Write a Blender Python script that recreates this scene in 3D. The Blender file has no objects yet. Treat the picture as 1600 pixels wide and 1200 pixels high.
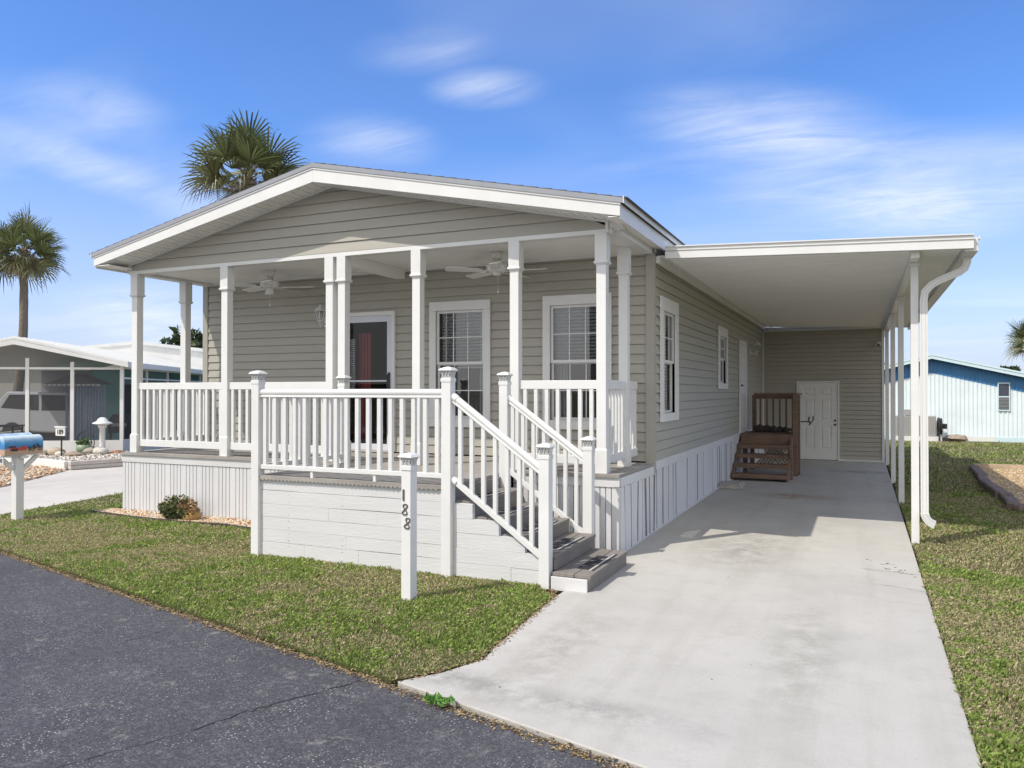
import bpy, math, random
import numpy as np
from mathutils import Vector, Matrix
random.seed(7); rng=np.random.default_rng(7)
C=bpy.context.scene.collection
SC=bpy.context.scene
PI=math.pi
WM={}
# ------------------------------------------------------------------ mesh builder
class MB:
    def __init__(s): s.v=[]; s.f=[]; s.m=[]; s.cur=0; s.ch=[]
    def add(s,vs,fs):
        o=len(s.v); s.ch.append((o,len(s.f))); s.v+= [tuple(v) for v in vs]
        for f in fs: s.f.append(tuple(i+o for i in f)); s.m.append(s.cur)
        return s
    def box(s,x0,x1,y0,y1,z0,z1,M=None):
        vs=[(x,y,z) for x in (x0,x1) for y in (y0,y1) for z in (z0,z1)]
        if M is not None: vs=[tuple(M@Vector(v)) for v in vs]
        return s.add(vs,[(0,1,3,2),(4,6,7,5),(0,4,5,1),(2,3,7,6),(0,2,6,4),(1,5,7,3)])
    def cbox(s,c,d,M=None):
        a,b,e=[k/2 for k in d]; T=Matrix.Translation(c)
        if M is not None: T=T@M
        return s.box(-a,a,-b,b,-e,e,T)
    def frus(s,cx,cy,z0,z1,a,b,a2=None,b2=None):
        a2=a if a2 is None else a2; b2=b if b2 is None else b2   # half sizes: bottom a, top b
        vs=[(cx-a,cy-a2,z0),(cx+a,cy-a2,z0),(cx+a,cy+a2,z0),(cx-a,cy+a2,z0),(cx-b,cy-b2,z1),(cx+b,cy-b2,z1),(cx+b,cy+b2,z1),(cx-b,cy+b2,z1)]
        return s.add(vs,[(3,2,1,0),(4,5,6,7),(0,1,5,4),(1,2,6,5),(2,3,7,6),(3,0,4,7)])
    def beam(s,p,q,w,h,up=(0,0,1)):
        p=Vector(p);q=Vector(q);d=(q-p).normalized();sd=d.cross(Vector(up)).normalized();u=sd.cross(d)
        vs=[]
        for c in (p,q):
            for a,b in ((-1,-1),(1,-1),(1,1),(-1,1)): vs.append(c+sd*a*w/2+u*b*h/2)
        return s.add(vs,[(3,2,1,0),(4,5,6,7),(0,1,5,4),(1,2,6,5),(2,3,7,6),(3,0,4,7)])
    def tube(s,pts,r,n=10,cap=True):
        pts=[Vector(p) for p in pts]; rs=r if isinstance(r,(list,tuple)) else [r]*len(pts)
        vs=[];N=len(pts);pu=None
        for i,p in enumerate(pts):
            d=(pts[min(i+1,N-1)]-pts[max(i-1,0)]).normalized()
            ref=pu if pu is not None else (Vector((0,0,1)) if abs(d.z)<.9 else Vector((1,0,0)))
            sd=d.cross(ref).normalized();u=sd.cross(d).normalized();pu=u
            for k in range(n):
                a=2*PI*k/n; vs.append(p+(sd*math.cos(a)+u*math.sin(a))*rs[i])
        fs=[(i*n+k,i*n+(k+1)%n,(i+1)*n+(k+1)%n,(i+1)*n+k) for i in range(N-1) for k in range(n)]
        if cap: fs+=[tuple(range(n))[::-1],tuple((N-1)*n+k for k in range(n))]
        return s.add(vs,fs)
    def lathe(s,c,prof,n=20):
        c=Vector(c); vs=[];N=len(prof)
        for r,z in prof:
            for k in range(n):
                a=2*PI*k/n; vs.append((c.x+r*math.cos(a),c.y+r*math.sin(a),c.z+z))
        fs=[(i*n+k,i*n+(k+1)%n,(i+1)*n+(k+1)%n,(i+1)*n+k) for i in range(N-1) for k in range(n)]
        fs+=[tuple(range(n))[::-1],tuple((N-1)*n+k for k in range(n))]
        return s.add(vs,fs)
    def prism(s,poly,ax,a,b):
        # poly: list of 2d points in the other two axes (cyclic order), extruded along axis ax
        n=len(poly)
        def P(q,t):
            return {0:(t,q[0],q[1]),1:(q[0],t,q[1]),2:(q[0],q[1],t)}[ax]
        vs=[P(q,a) for q in poly]+[P(q,b) for q in poly]
        fs=[tuple(range(n))[::-1],tuple(range(n,2*n))]+[(i,(i+1)%n,n+(i+1)%n,n+i) for i in range(n)]
        return s.add(vs,fs)
    def sheet(s,pts): return s.add(pts,[tuple(range(len(pts)))])
    def mesh(s,name,mats,smooth=False,inv=None):
        me=bpy.data.meshes.new(name)
        vs=s.v if inv is None else [tuple(inv@Vector(v)) for v in s.v]
        me.from_pydata(vs,[],s.f)
        for m in (mats if isinstance(mats,(list,tuple)) else [mats]): me.materials.append(m)
        if any(s.m): me.polygons.foreach_set('material_index',s.m)
        if smooth: me.polygons.foreach_set('use_smooth',[True]*len(me.polygons))
        me.update(); return me
def tag(o,label=None,cat=None,group=None,kind=None):
    if label: o['label']=label
    if cat: o['category']=cat
    if group: o['group']=group
    if kind: o['kind']=kind
    return o
def thing(name,label,cat,loc,rz=0,group=None):
    o=bpy.data.objects.new(name,None); C.objects.link(o); o.location=loc; o.rotation_euler=(0,0,rz)
    o.empty_display_size=.2
    WM[o.name]=Matrix.Translation(loc)@Matrix.Rotation(rz,4,'Z'); return tag(o,label,cat,group)
def part(name,mb,mats,parent=None,local=False,smooth=False,bevel=0):
    inv=None
    if parent is not None:
        W=WM[parent.name]
        if not local: inv=W.inverted()
    me=mb.mesh(name,mats,smooth,inv)
    o=bpy.data.objects.new(name,me); C.objects.link(o); o.parent=parent
    WM[o.name]=WM[parent.name] if parent is not None else Matrix.Identity(4)
    if bevel:
        b=o.modifiers.new('Bevel','BEVEL'); b.width=bevel; b.segments=2; b.limit_method='ANGLE'
    return o
def multi(name,mb,mats,parent=None,per=1,**k):
    """one object for each primitive (or each run of `per` primitives)"""
    out=[];st=mb.ch[::per]+[(len(mb.v),len(mb.f))]
    for (v0,f0),(v1,f1) in zip(st[:-1],st[1:]):
        q=MB(); q.v=mb.v[v0:v1]; q.f=[tuple(i-v0 for i in f) for f in mb.f[f0:f1]]; q.m=[0]*len(q.f)
        out.append(part(name,q,mats,parent,**k))
    return out
def inst(name,me,parent,loc,rz=0):
    """mesh in its own origin placed at world loc (parents of one root frame)"""
    o=bpy.data.objects.new(name,me); C.objects.link(o); o.parent=parent
    L=Matrix.Translation(loc)@Matrix.Rotation(rz,4,'Z')
    if parent is not None:
        M=WM[parent.name].inverted()@L; o.matrix_local=M
    else: o.matrix_local=L
    WM[o.name]=L; return o
def struct(name,mb,mats,kind='structure',**k):
    o=part(name,mb,mats,None,**k); o['kind']=kind; return o
# ------------------------------------------------------------------ materials
def newmat(name):
    m=bpy.data.materials.new(name); m.use_nodes=True
    nt=m.node_tree; b=nt.nodes['Principled BSDF']; return m,nt,b
def N(nt,t,**k):
    n=nt.nodes.new(t)
    for a,v in k.items():
        if a.startswith('i_'):
            key=a[2:]; key=int(key) if key.isdigit() else key.replace('_',' '); n.inputs[key].default_value=v
        else: setattr(n,a,v)
    return n
def noise(nt,scale,detail=4,vec=None,rough=.55,dist=0):
    n=N(nt,'ShaderNodeTexNoise'); n.inputs['Scale'].default_value=scale; n.inputs['Detail'].default_value=detail
    n.inputs['Roughness'].default_value=rough; n.inputs['Distortion'].default_value=dist
    if vec is not None: nt.links.new(vec,n.inputs['Vector'])
    return n.outputs[0]
def coord(nt,scale=(1,1,1),which='Object',rot=(0,0,0)):
    t=N(nt,'ShaderNodeTexCoord'); m=N(nt,'ShaderNodeMapping'); m.inputs['Scale'].default_value=scale; m.inputs['Rotation'].default_value=rot
    nt.links.new(t.outputs[which],m.inputs['Vector']); return m.outputs[0]
def ramp(nt,fac,stops,interp='LINEAR'):
    r=N(nt,'ShaderNodeValToRGB'); r.color_ramp.interpolation=interp
    el=r.color_ramp.elements
    while len(el)<len(stops): el.new(.5)
    for e,(p,c) in zip(el,stops):
        e.position=p; e.color=(c,c,c,1) if not isinstance(c,(tuple,list)) else (*c[:3],1)
    nt.links.new(fac,r.inputs[0]); return r.outputs[0]
def mix(nt,fac,a,b,mode='MIX'):
    m=N(nt,'ShaderNodeMix',data_type='RGBA',blend_type=mode)
    for sock,v in ((m.inputs[0],fac),(m.inputs[6],a),(m.inputs[7],b)):
        if isinstance(v,(int,float)): sock.default_value=v
        elif isinstance(v,tuple): sock.default_value=(*v[:3],1)
        else: nt.links.new(v,sock)
    return m.outputs[2]
def bump(nt,b,h,strength=.3,dist=.01):
    n=N(nt,'ShaderNodeBump'); n.inputs['Strength'].default_value=strength; n.inputs['Distance'].default_value=dist
    nt.links.new(h,n.inputs['Height']); nt.links.new(n.outputs[0],b.inputs['Normal'])
def pm(name,col,var=.08,scale=6,rough=.5,bmp=0,bscale=40,metal=0,stretch=(1,1,1),spec=.5,dirt=0,dcol=(.25,.22,.18)):
    m,nt,b=newmat(name)
    v=coord(nt,stretch); n=noise(nt,scale,5,v)
    lo=tuple(c*(1-var) for c in col); hi=tuple(min(1,c*(1+var)) for c in col)
    c=ramp(nt,n,[(.3,lo),(.7,hi)])
    if dirt:
        d=ramp(nt,noise(nt,scale*.35,8,v,.7),[(.5,0.),(.75,dirt)]); c=mix(nt,d,c,dcol)
    nt.links.new(c,b.inputs['Base Color'])
    b.inputs['Roughness'].default_value=rough; b.inputs['Metallic'].default_value=metal
    b.inputs['Specular IOR Level'].default_value=spec
    if bmp: bump(nt,b,noise(nt,bscale,4,v),bmp,.01)
    return m
WHITE=pm('white_vinyl',(.72,.72,.71),.04,3,.42,.05,8,dirt=.28,dcol=(.6,.58,.53))
WPAINT=pm('white_painted_board',(.63,.63,.635),.04,2.5,.6,.25,30,stretch=(.5,.5,3),dirt=.22,dcol=(.55,.53,.5))
JOINT=pm('grimy_joint',(.20,.20,.21),.2,9,.8)
WSKIRT=pm('white_skirting',(.64,.64,.65),.05,1.5,.5,.12,12,stretch=(3,3,.6),dirt=.2,dcol=(.56,.54,.5))
SIDING=pm('taupe_vinyl_siding',(.388,.372,.322),.05,1.6,.5,.12,30,stretch=(.35,.35,6))
TRIMG=pm('taupe_corner_trim',(.365,.35,.30),.04,2,.5)
CEIL=pm('porch_ceiling_panel',(.86,.85,.82),.03,2,.6)
SOFF=pm('vinyl_soffit',(.84,.83,.80),.03,3,.5)
SHING=pm('roof_shingle',(.10,.10,.105),.3,30,.9,.5,60)
DRIP=pm('grey_drip_edge',(.30,.31,.34),.06,5,.45)
ALU=pm('white_aluminium_panel',(.86,.85,.82),.03,2,.35,stretch=(1,4,1))
FAN=pm('fan_enamel',(.74,.73,.70),.03,6,.3)
BLIND=pm('window_blind',(.85,.87,.9),.03,6,.5)
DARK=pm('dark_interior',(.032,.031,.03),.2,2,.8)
RED=pm('red_curtain',(.46,.06,.08),.15,6,.8,stretch=(12,12,.3))
CURT=pm('pale_curtain',(.5,.5,.52),.1,6,.8,stretch=(14,14,.3))
DOORF=pm('storm_door_frame',(.62,.65,.71),.03,4,.4)
BRASSD=pm('dark_metal_handle',(.06,.06,.06),.1,8,.4,metal=.6)
RUBB=pm('black_grip_strip',(.02,.02,.022),.2,40,.85,.5,200)
STEPM=pm('weathered_composite_step',(.205,.185,.165),.14,5,.75,.3,40,stretch=(6,.6,1))
DECKM=pm('weathered_deck_board',(.31,.29,.265),.2,4,.8,.3,40,stretch=(.6,8,1))
BROWNW=pm('brown_stained_wood',(.20,.128,.092),.25,5,.7,.3,30,stretch=(1,6,6))
STONE=pm('concrete_block',(.40,.38,.34),.15,10,.9,.5,60)
def glass(name,off=.06,trans=.75,refl=1.):
    m,nt,b=newmat(name); nt.nodes.remove(b); out=nt.nodes['Material Output']
    t=N(nt,'ShaderNodeBsdfTransparent'); t.inputs[0].default_value=(trans,trans*1.01,trans*1.03,1)
    g=N(nt,'ShaderNodeBsdfGlossy'); g.inputs['Roughness'].default_value=.01; g.inputs[0].default_value=(refl,refl,refl,1)
    f=N(nt,'ShaderNodeFresnel'); f.inputs[0].default_value=1.6
    mm=N(nt,'ShaderNodeMath',operation='MULTIPLY_ADD'); mm.inputs[1].default_value=1.; mm.inputs[2].default_value=off
    nt.links.new(f.outputs[0],mm.inputs[0])
    ms=N(nt,'ShaderNodeMixShader'); nt.links.new(mm.outputs[0],ms.inputs[0]); nt.links.new(t.outputs[0],ms.inputs[1]); nt.links.new(g.outputs[0],ms.inputs[2])
    nt.links.new(ms.outputs[0],out.inputs[0]); return m
GLASS=glass('window_glass'); DGLASS=glass('door_glass',.0,.8,.6)
def screenmat(name,col,op):
    m,nt,b=newmat(name); nt.nodes.remove(b); out=nt.nodes['Material Output']
    t=N(nt,'ShaderNodeBsdfTransparent'); g=N(nt,'ShaderNodeBsdfDiffuse'); g.inputs[0].default_value=(*col,1)
    ms=N(nt,'ShaderNodeMixShader'); ms.inputs[0].default_value=op
    nt.links.new(t.outputs[0],ms.inputs[1]); nt.links.new(g.outputs[0],ms.inputs[2]); nt.links.new(ms.outputs[0],out.inputs[0]); return m
SCREEN=screenmat('insect_screen',(.10,.10,.11),.42)
def concrete(name,base,stain=True):
    m,nt,b=newmat(name); v=coord(nt)
    big=noise(nt,.8,7,v,.6); mid=noise(nt,3.5,8,v,.75); fine=noise(nt,75,4,v,.75)
    vb=coord(nt,(1.,14,1),rot=(0,0,.2)); brush=noise(nt,6,6,vb,.7); vl=coord(nt,(6,.35,1)); lane=noise(nt,.55,5,vl,.6)
    c=ramp(nt,big,[(.3,tuple(k*.90 for k in base)),(.5,base),(.72,tuple(min(1,k*1.07) for k in base))])
    c=mix(nt,ramp(nt,lane,[(.50,0.),(.68,.35)]),c,tuple(k*w_ for k,w_ in zip(base,(.72,.70,.64))))
    c=mix(nt,ramp(nt,mid,[(.36,.30),(.50,0.)]),c,tuple(k*.72 for k in base))
    c=mix(nt,ramp(nt,brush,[(.58,0.),(.68,.32)]),c,tuple(min(1,k*1.22) for k in base))
    c=mix(nt,ramp(nt,brush,[(.30,.25),(.40,0.)]),c,tuple(k*.78 for k in base))
    c=mix(nt,ramp(nt,fine,[(.3,.45),(.5,0.)]),c,tuple(k*.68 for k in base))
    sp=ramp(nt,noise(nt,11,9,v,.85),[(.27,.8),(.32,0.)]); msk=ramp(nt,noise(nt,.9,3,v),[(.48,0.),(.60,1.)])
    c=mix(nt,mix(nt,1.,sp,msk,'MULTIPLY'),c,(.10,.10,.09))
    if stain:
        for (x,y,rx,ry,col,st) in ((-.95,12.6,.75,.45,(.30,.19,.10),.55),(-1.3,3.75,.9,.22,(.14,.14,.13),.26),(-.35,5.2,.3,1.6,(.25,.24,.20),.3),(-1.75,4.6,.3,1.4,(.25,.23,.19),.3),(-2.1,3.85,.4,.2,(.12,.12,.11),.3),(-.1,17,.9,.5,(.12,.12,.12),.4),(-1.1,8.3,.6,1.5,(.2,.19,.17),.35)):
            mp=N(nt,'ShaderNodeMapping'); mp.inputs['Location'].default_value=(-x/rx,-y/ry,0); mp.inputs['Scale'].default_value=(1/rx,1/ry,0)
            tc=N(nt,'ShaderNodeTexCoord'); nt.links.new(tc.outputs['Object'],mp.inputs['Vector'])
            g=N(nt,'ShaderNodeTexGradient',gradient_type='SPHERICAL'); nt.links.new(mp.outputs[0],g.inputs[0])
            k=mix(nt,1.,g.outputs[0],ramp(nt,noise(nt,4.5,8,v,.8,.1),[(.40,0.),(.58,1.)]),'MULTIPLY')
            k2=mix(nt,1.,k,(st*2,)*3,'MULTIPLY'); c=mix(nt,k2,c,col)
    nt.links.new(c,b.inputs['Base Color']); b.inputs['Roughness'].default_value=.85; b.inputs['Specular IOR Level'].default_value=.25
    h=mix(nt,.5,fine,brush); bump(nt,b,h,.25,.006); return m
CONC=concrete('driveway_concrete',(.472,.453,.412)); CONC2=concrete('neighbour_concrete',(.56,.53,.48),False)
def asphalt():
    m,nt,b=newmat('asphalt'); v=coord(nt)
    base=ramp(nt,noise(nt,1.1,6,v,.6),[(.3,(.068,.067,.076)),(.7,(.112,.110,.119))])
    gr=noise(nt,130,3,v,.7); base=mix(nt,ramp(nt,gr,[(.38,.85),(.55,0.)]),base,(.035,.034,.04)); g2=noise(nt,38,6,v,.8); base=mix(nt,ramp(nt,g2,[(.36,.7),(.5,0.)]),base,(.045,.044,.05)); base=mix(nt,ramp(nt,g2,[(.54,0.),(.66,.6)]),base,(.20,.195,.20))
    base=mix(nt,ramp(nt,gr,[(.58,0.),(.72,.6)]),base,(.24,.235,.24))
    vo=N(nt,'ShaderNodeTexVoronoi'); vo.inputs['Scale'].default_value=62; nt.links.new(v,vo.inputs['Vector'])
    spk=ramp(nt,vo.outputs['Distance'],[(.18,1.),(.32,0.)])
    sep=N(nt,'ShaderNodeSeparateColor'); nt.links.new(vo.outputs['Color'],sep.inputs[0])
    pick=ramp(nt,sep.outputs[0],[(.52,0.),(.60,1.)])
    msk=ramp(nt,noise(nt,2.4,7,v,.75,.4),[(.44,0.08),(.62,1.)])
    k=mix(nt,1.,mix(nt,1.,spk,pick,'MULTIPLY'),msk,'MULTIPLY')
    base=mix(nt,k,base,(.52,.50,.47))
    # worn pale patches
    wp=ramp(nt,noise(nt,5.5,8,v,.85,.3),[(.56,0.),(.66,.8)])
    dk=ramp(nt,noise(nt,1.7,7,v,.75,.5),[(.30,.55),(.46,0.)]); base=mix(nt,dk,base,(.05,.049,.062)); base=mix(nt,wp,base,(.26,.245,.22))
    nt.links.new(base,b.inputs['Base Color']); b.inputs['Roughness'].default_value=.8; b.inputs['Specular IOR Level'].default_value=.35
    bump(nt,b,gr,.7,.01); return m
ASPH=asphalt()
def soil():
    m,nt,b=newmat('lawn_soil'); v=coord(nt)
    c=ramp(nt,noise(nt,1.1,6,v,.65),[(.35,(.115,.12,.045)),(.6,(.16,.135,.07))])
    c=mix(nt,ramp(nt,noise(nt,45,4,v,.8),[(.35,.8),(.6,0.)]),c,(.04,.045,.018))
    c=mix(nt,ramp(nt,noise(nt,.25,4,v,.6),[(.45,.0),(.6,.7)]),c,(.085,.13,.03))
    nt.links.new(c,b.inputs['Base Color']); b.inputs['Roughness'].default_value=.95; b.inputs['Specular IOR Level'].default_value=.1
    bump(nt,b,noise(nt,60,4,v,.8),.8,.03); return m
SOIL=soil()
def vcol(name,attr='Col',rough=.6,trans=0,spec=.25):
    m,nt,b=newmat(name); a=N(nt,'ShaderNodeAttribute'); a.attribute_name=attr
    nt.links.new(a.outputs['Color'],b.inputs['Base Color']); b.inputs['Roughness'].default_value=rough; b.inputs['Specular IOR Level'].default_value=spec
    if trans:
        tr=N(nt,'ShaderNodeBsdfTranslucent'); nt.links.new(a.outputs['Color'],tr.inputs[0])
        ms=N(nt,'ShaderNodeMixShader'); ms.inputs[0].default_value=trans
        nt.links.new(b.outputs[0],ms.inputs[1]); nt.links.new(tr.outputs[0],ms.inputs[2]); nt.links.new(ms.outputs[0],nt.nodes['Material Output'].inputs[0])
    return m
BLADE=vcol('grass_blade',trans=.3); LEAF=vcol('leaf',trans=.12,rough=.45); CHIP=vcol('gravel_chip',rough=.85)
def npmesh(name,verts,faces,cols,mat,parent=None,smooth=False):
    """verts (n,3), faces (m,k) equal size, cols (n,3)"""
    me=bpy.data.meshes.new(name); n=len(verts); m,k=faces.shape
    me.vertices.add(n); me.vertices.foreach_set('co',verts.astype(np.float32).ravel())
    me.loops.add(m*k); me.loops.foreach_set('vertex_index',faces.astype(np.int32).ravel())
    me.polygons.add(m); me.polygons.foreach_set('loop_start',np.arange(0,m*k,k,dtype=np.int32)); me.polygons.foreach_set('loop_total',np.full(m,k,dtype=np.int32))
    me.update(calc_edges=True)
    at=me.color_attributes.new('Col','FLOAT_COLOR','POINT'); c4=np.ones((n,4),np.float32); c4[:,:3]=cols; at.data.foreach_set('color',c4.ravel())
    me.materials.append(mat)
    if smooth: me.polygons.foreach_set('use_smooth',np.ones(m,bool))
    o=bpy.data.objects.new(name,me); C.objects.link(o)
    if parent is not None: o.parent=parent; o.matrix_local=WM[parent.name].inverted()
    WM[o.name]=Matrix.Identity(4); return o
_g=rng.random((64,64))
def vnoise(x,y,s):
    x=np.asarray(x)*s; y=np.asarray(y)*s; xi=np.floor(x).astype(int); yi=np.floor(y).astype(int); fx=x-xi; fy=y-yi
    fx=fx*fx*(3-2*fx); fy=fy*fy*(3-2*fy); g=lambda a,b:_g[a%64,b%64]
    return (g(xi,yi)*(1-fx)+g(xi+1,yi)*fx)*(1-fy)+(g(xi,yi+1)*(1-fx)+g(xi+1,yi+1)*fx)*fy
def fbm(x,y,s): return (vnoise(x,y,s)+.5*vnoise(x+9,y+3,s*2.1)+.25*vnoise(x+5,y+17,s*4.3))/1.75
def inpoly(x,y,P):
    r=np.zeros(len(x),bool); j=len(P)-1
    for i in range(len(P)):
        xi,yi=P[i]; xj,yj=P[j]
        c=((yi>y)!=(yj>y))&(x<(xj-xi)*(y-yi)/(yj-yi+1e-12)+xi); r^=c; j=i
    return r
# ------------------------------------------------------------------ ground
def road(x): return 3.05-.25*x
g=MB(); g.sheet([(-400,-400,-.045),(400,-400,-.045),(400,400,-.045),(-400,400,-.045)]); struct('ground',g,SOIL)
r=MB(); r.sheet([(-60,road(-60)-.012,-.012),(-60,-14,-.012),(40,-14,-.012),(40,road(40),-.012)]); struct('road',r,ASPH)
r=MB(); r.sheet([(-60,road(-60)-7.5,.01),(-60,-9,.01),(40,-14,.01),(40,road(40)-7.5,.01)]); struct('opposite_pavement',r,CONC2)
drv=[(.462,2.93),(.462,19.5),(-2.2,19.5),(-2.2,5.65),(-2.12,4.45),(-2.08,4.2),(-2.2,3.9),(-2.36,3.68)]
d=MB(); d.prism(drv,2,-.04,0.); o=struct('driveway',d,CONC,bevel=.006)
nd=[(-40,road(-40)),(-40,7),(-17.8,7.6),(-15,9.7),(-14.81,10.75),(-14.3,12.2),(-13.8,19),(-10.9,19),(-10.75,9),(-10.2,6.4),(-10.35,5.9),(-10.6,5.72)]
d=MB(); d.prism(nd,2,-.04,-.006); struct('neighbour_driveway',d,CONC2)
# lawn mounds under the blades
lawnL=[(-10.5,5.70),(-2.40,3.68),(-2.22,3.92),(-2.10,4.2),(-2.14,4.47),(-2.22,5.67),(-2.45,5.96),(-5.5,5.96),(-5.5,7.0),(-9.35,7.05),(-9.35,22),(-10.88,22),(-10.75,9),(-10.2,6.4),(-10.35,5.9)]
lawnRb=[(.445,2.93),(5.5,1.7),(9,12),(9,28.7),(.5,28.7),(.455,9)]+[(.462+.010*math.sin(k*1.7)*math.sin(k*.6),9-k*.2) for k in range(1,30)]
lawnR=[(.47,2.93),(5.5,1.7),(9,12),(9,28.7),(.5,28.7)]
def offpoly(P,z): m=MB(); m.sheet([(x,y,z) for x,y in P]); return m
struct('lawn_base',MB().prism(lawnL,2,-.04,-.004),SOIL)
struct('side_lawn_base',MB().prism(lawnR,2,-.04,-.008),SOIL)
bed=[(2.17,18.4),(2.1,16.9),(1.98,15.2),(2.02,13.6),(1.95,12.3),(3.3,12.2),(7,12.4),(7,18.75),(3,18.72)]
mul=[(-9.3,7.12),(-8.4,7.02),(-7.6,7.0),(-7.0,7.08),(-6.3,6.98),(-5.5,7.02),(-5.5,7.42),(-9.3,7.42)]
def blades(name,polys,excl,dens,hmin,hmax,wid,seed,green=.5,label='',bb=None):
    rg=np.random.default_rng(seed); X=[];Y=[]
    for P,(x0,x1,y0,y1),dn in polys:
        n=int((x1-x0)*(y1-y0)*dn); x=rg.uniform(x0,x1,n); y=rg.uniform(y0,y1,n)
        k=inpoly(x,y,P)
        for E in excl: k&=~inpoly(x,y,E)
        X.append(x[k]);Y.append(y[k])
    x=np.concatenate(X);y=np.concatenate(Y); n=len(x)
    dist=np.hypot(x,y); sc=np.clip(dist/7,.55,3.2)
    patch=fbm(x,y,1.3)*.45+fbm(x+40,y,5.)*.35+vnoise(x,y,19.)*.20; dry=np.clip((patch-(.38+.18*green))*7+.5,0,1)
    a=rg.uniform(0,2*PI,n); lean=rg.uniform(.35,1.25,n); h=rg.uniform(hmin,hmax,n)*(1-.25*dry)*(.8+.2*sc); w=wid*.78*rg.uniform(.6,1.4,n)*sc
    tf=vnoise(x+3,y,9.)>.84; h=np.where(tf&(dry<.6),h*1.5,h); lean=np.where(tf,lean*.7,lean)
    dx=np.cos(a);dy=np.sin(a); px=-dy;py=dx
    el=np.clip(1-(lean*.75)**2,.06,1)**.5
    tipx=x+dx*h*lean;tipy=y+dy*h*lean;tipz=h*el*rg.uniform(.5,1,n)
    V=np.empty((n,4,3)); z0=-.008; up=rg.uniform(0,.4,n)*h*(lean>.8)
    V[:,0]=np.stack([x-px*w/2,y-py*w/2,z0+up],1); V[:,1]=np.stack([x+px*w/2,y+py*w/2,z0+up],1)
    mx=x+dx*h*lean*.4;my=y+dy*h*lean*.4;mz=h*el*.75
    V[:,2]=np.stack([mx+px*w*.5,my+py*w*.5,mz],1); V[:,3]=np.stack([tipx,tipy,tipz],1)
    F=np.arange(n*4).reshape(n,4)
    G=np.array([.18,.26,.055]);G2=np.array([.36,.46,.12]);D=np.array([.60,.52,.31]);D2=np.array([.38,.32,.18])
    t=rg.random(n)[:,None]; u=(rg.random(n)<(.10+.70*dry))[:,None]
    col=np.where(u,D*t+D2*(1-t),G*t+G2*(1-t))*rg.uniform(.55,1.3,n)[:,None]
    cols=np.repeat(col,4,0)
    o=npmesh(name,V.reshape(-1,3),F,cols,BLADE); tag(o,label,'grass',kind='stuff'); return o
blades('front_lawn_grass',[(lawnL,(-8,-2,3.6,6),8500),(lawnL,(-11,-5.4,4.8,7.1),6500),(lawnL,(-11,-9.3,7,14),1500)],[mul],0,.014,.036,.0046,3,.52,
       'patchy green and straw coloured turf of the front lawn between the road and the white porch')
blades('side_lawn_grass',[(lawnRb,(.42,2.2,2.5,6),12000),(lawnRb,(.42,2.6,6,8),9000),(lawnR,(.46,3.2,8,14),3900),(lawnR,(.5,4.5,14,20),900),(lawnR,(.5,7,20,28.6),420)],[bed],0,.014,.042,.0046,4,.42,
       'strip of green and tan turf along the right edge of the driveway out to the blue house')
def crack(pts,seed,w=.006,z=-.0095,name='road_crack'):
    rr=random.Random(seed); P=[]
    for (a,b) in zip(pts[:-1],pts[1:]):
        n=max(3,int(math.dist(a,b)/.035))
        for k in range(n): t=k/n; P.append((a[0]+(b[0]-a[0])*t+rr.uniform(-.014,.014),a[1]+(b[1]-a[1])*t+rr.uniform(-.014,.014)))
    P.append(pts[-1]); q=MB(); vs=[]
    for i,p in enumerate(P):
        a=P[max(i-1,0)];b=P[min(i+1,len(P)-1)]; d=Vector((b[0]-a[0],b[1]-a[1],0)).normalized(); m=Vector((-d.y,d.x,0))*w*rr.uniform(.25,1)*(1 if 0<i<len(P)-1 else .1)
        vs+=[(p[0]+m.x,p[1]+m.y,z),(p[0]-m.x,p[1]-m.y,z)]
    q.add(vs,[(2*i,2*i+1,2*i+3,2*i+2) for i in range(len(P)-1)]); struct(name,q,CRACK)
CRACK=pm('crack_dark',(.02,.02,.022),.2,40,.95)
crack([(-2.93,2.75),(-2.86,3.0),(-2.72,3.3),(-2.57,3.62)],1); crack([(-4.37,3.55),(-4.33,3.7),(-4.31,3.87)],2,.004); crack([(-3.35,1.9),(-3.1,2.4),(-2.93,2.75)],3,.003)
crack([(-.05,7.72),(.2,7.70),(.46,7.66)],5,.0035,.0035,'driveway_crack'); crack([(.05,7.15),(.28,7.12),(.462,7.02)],6,.003,.0035,'driveway_crack')
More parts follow.
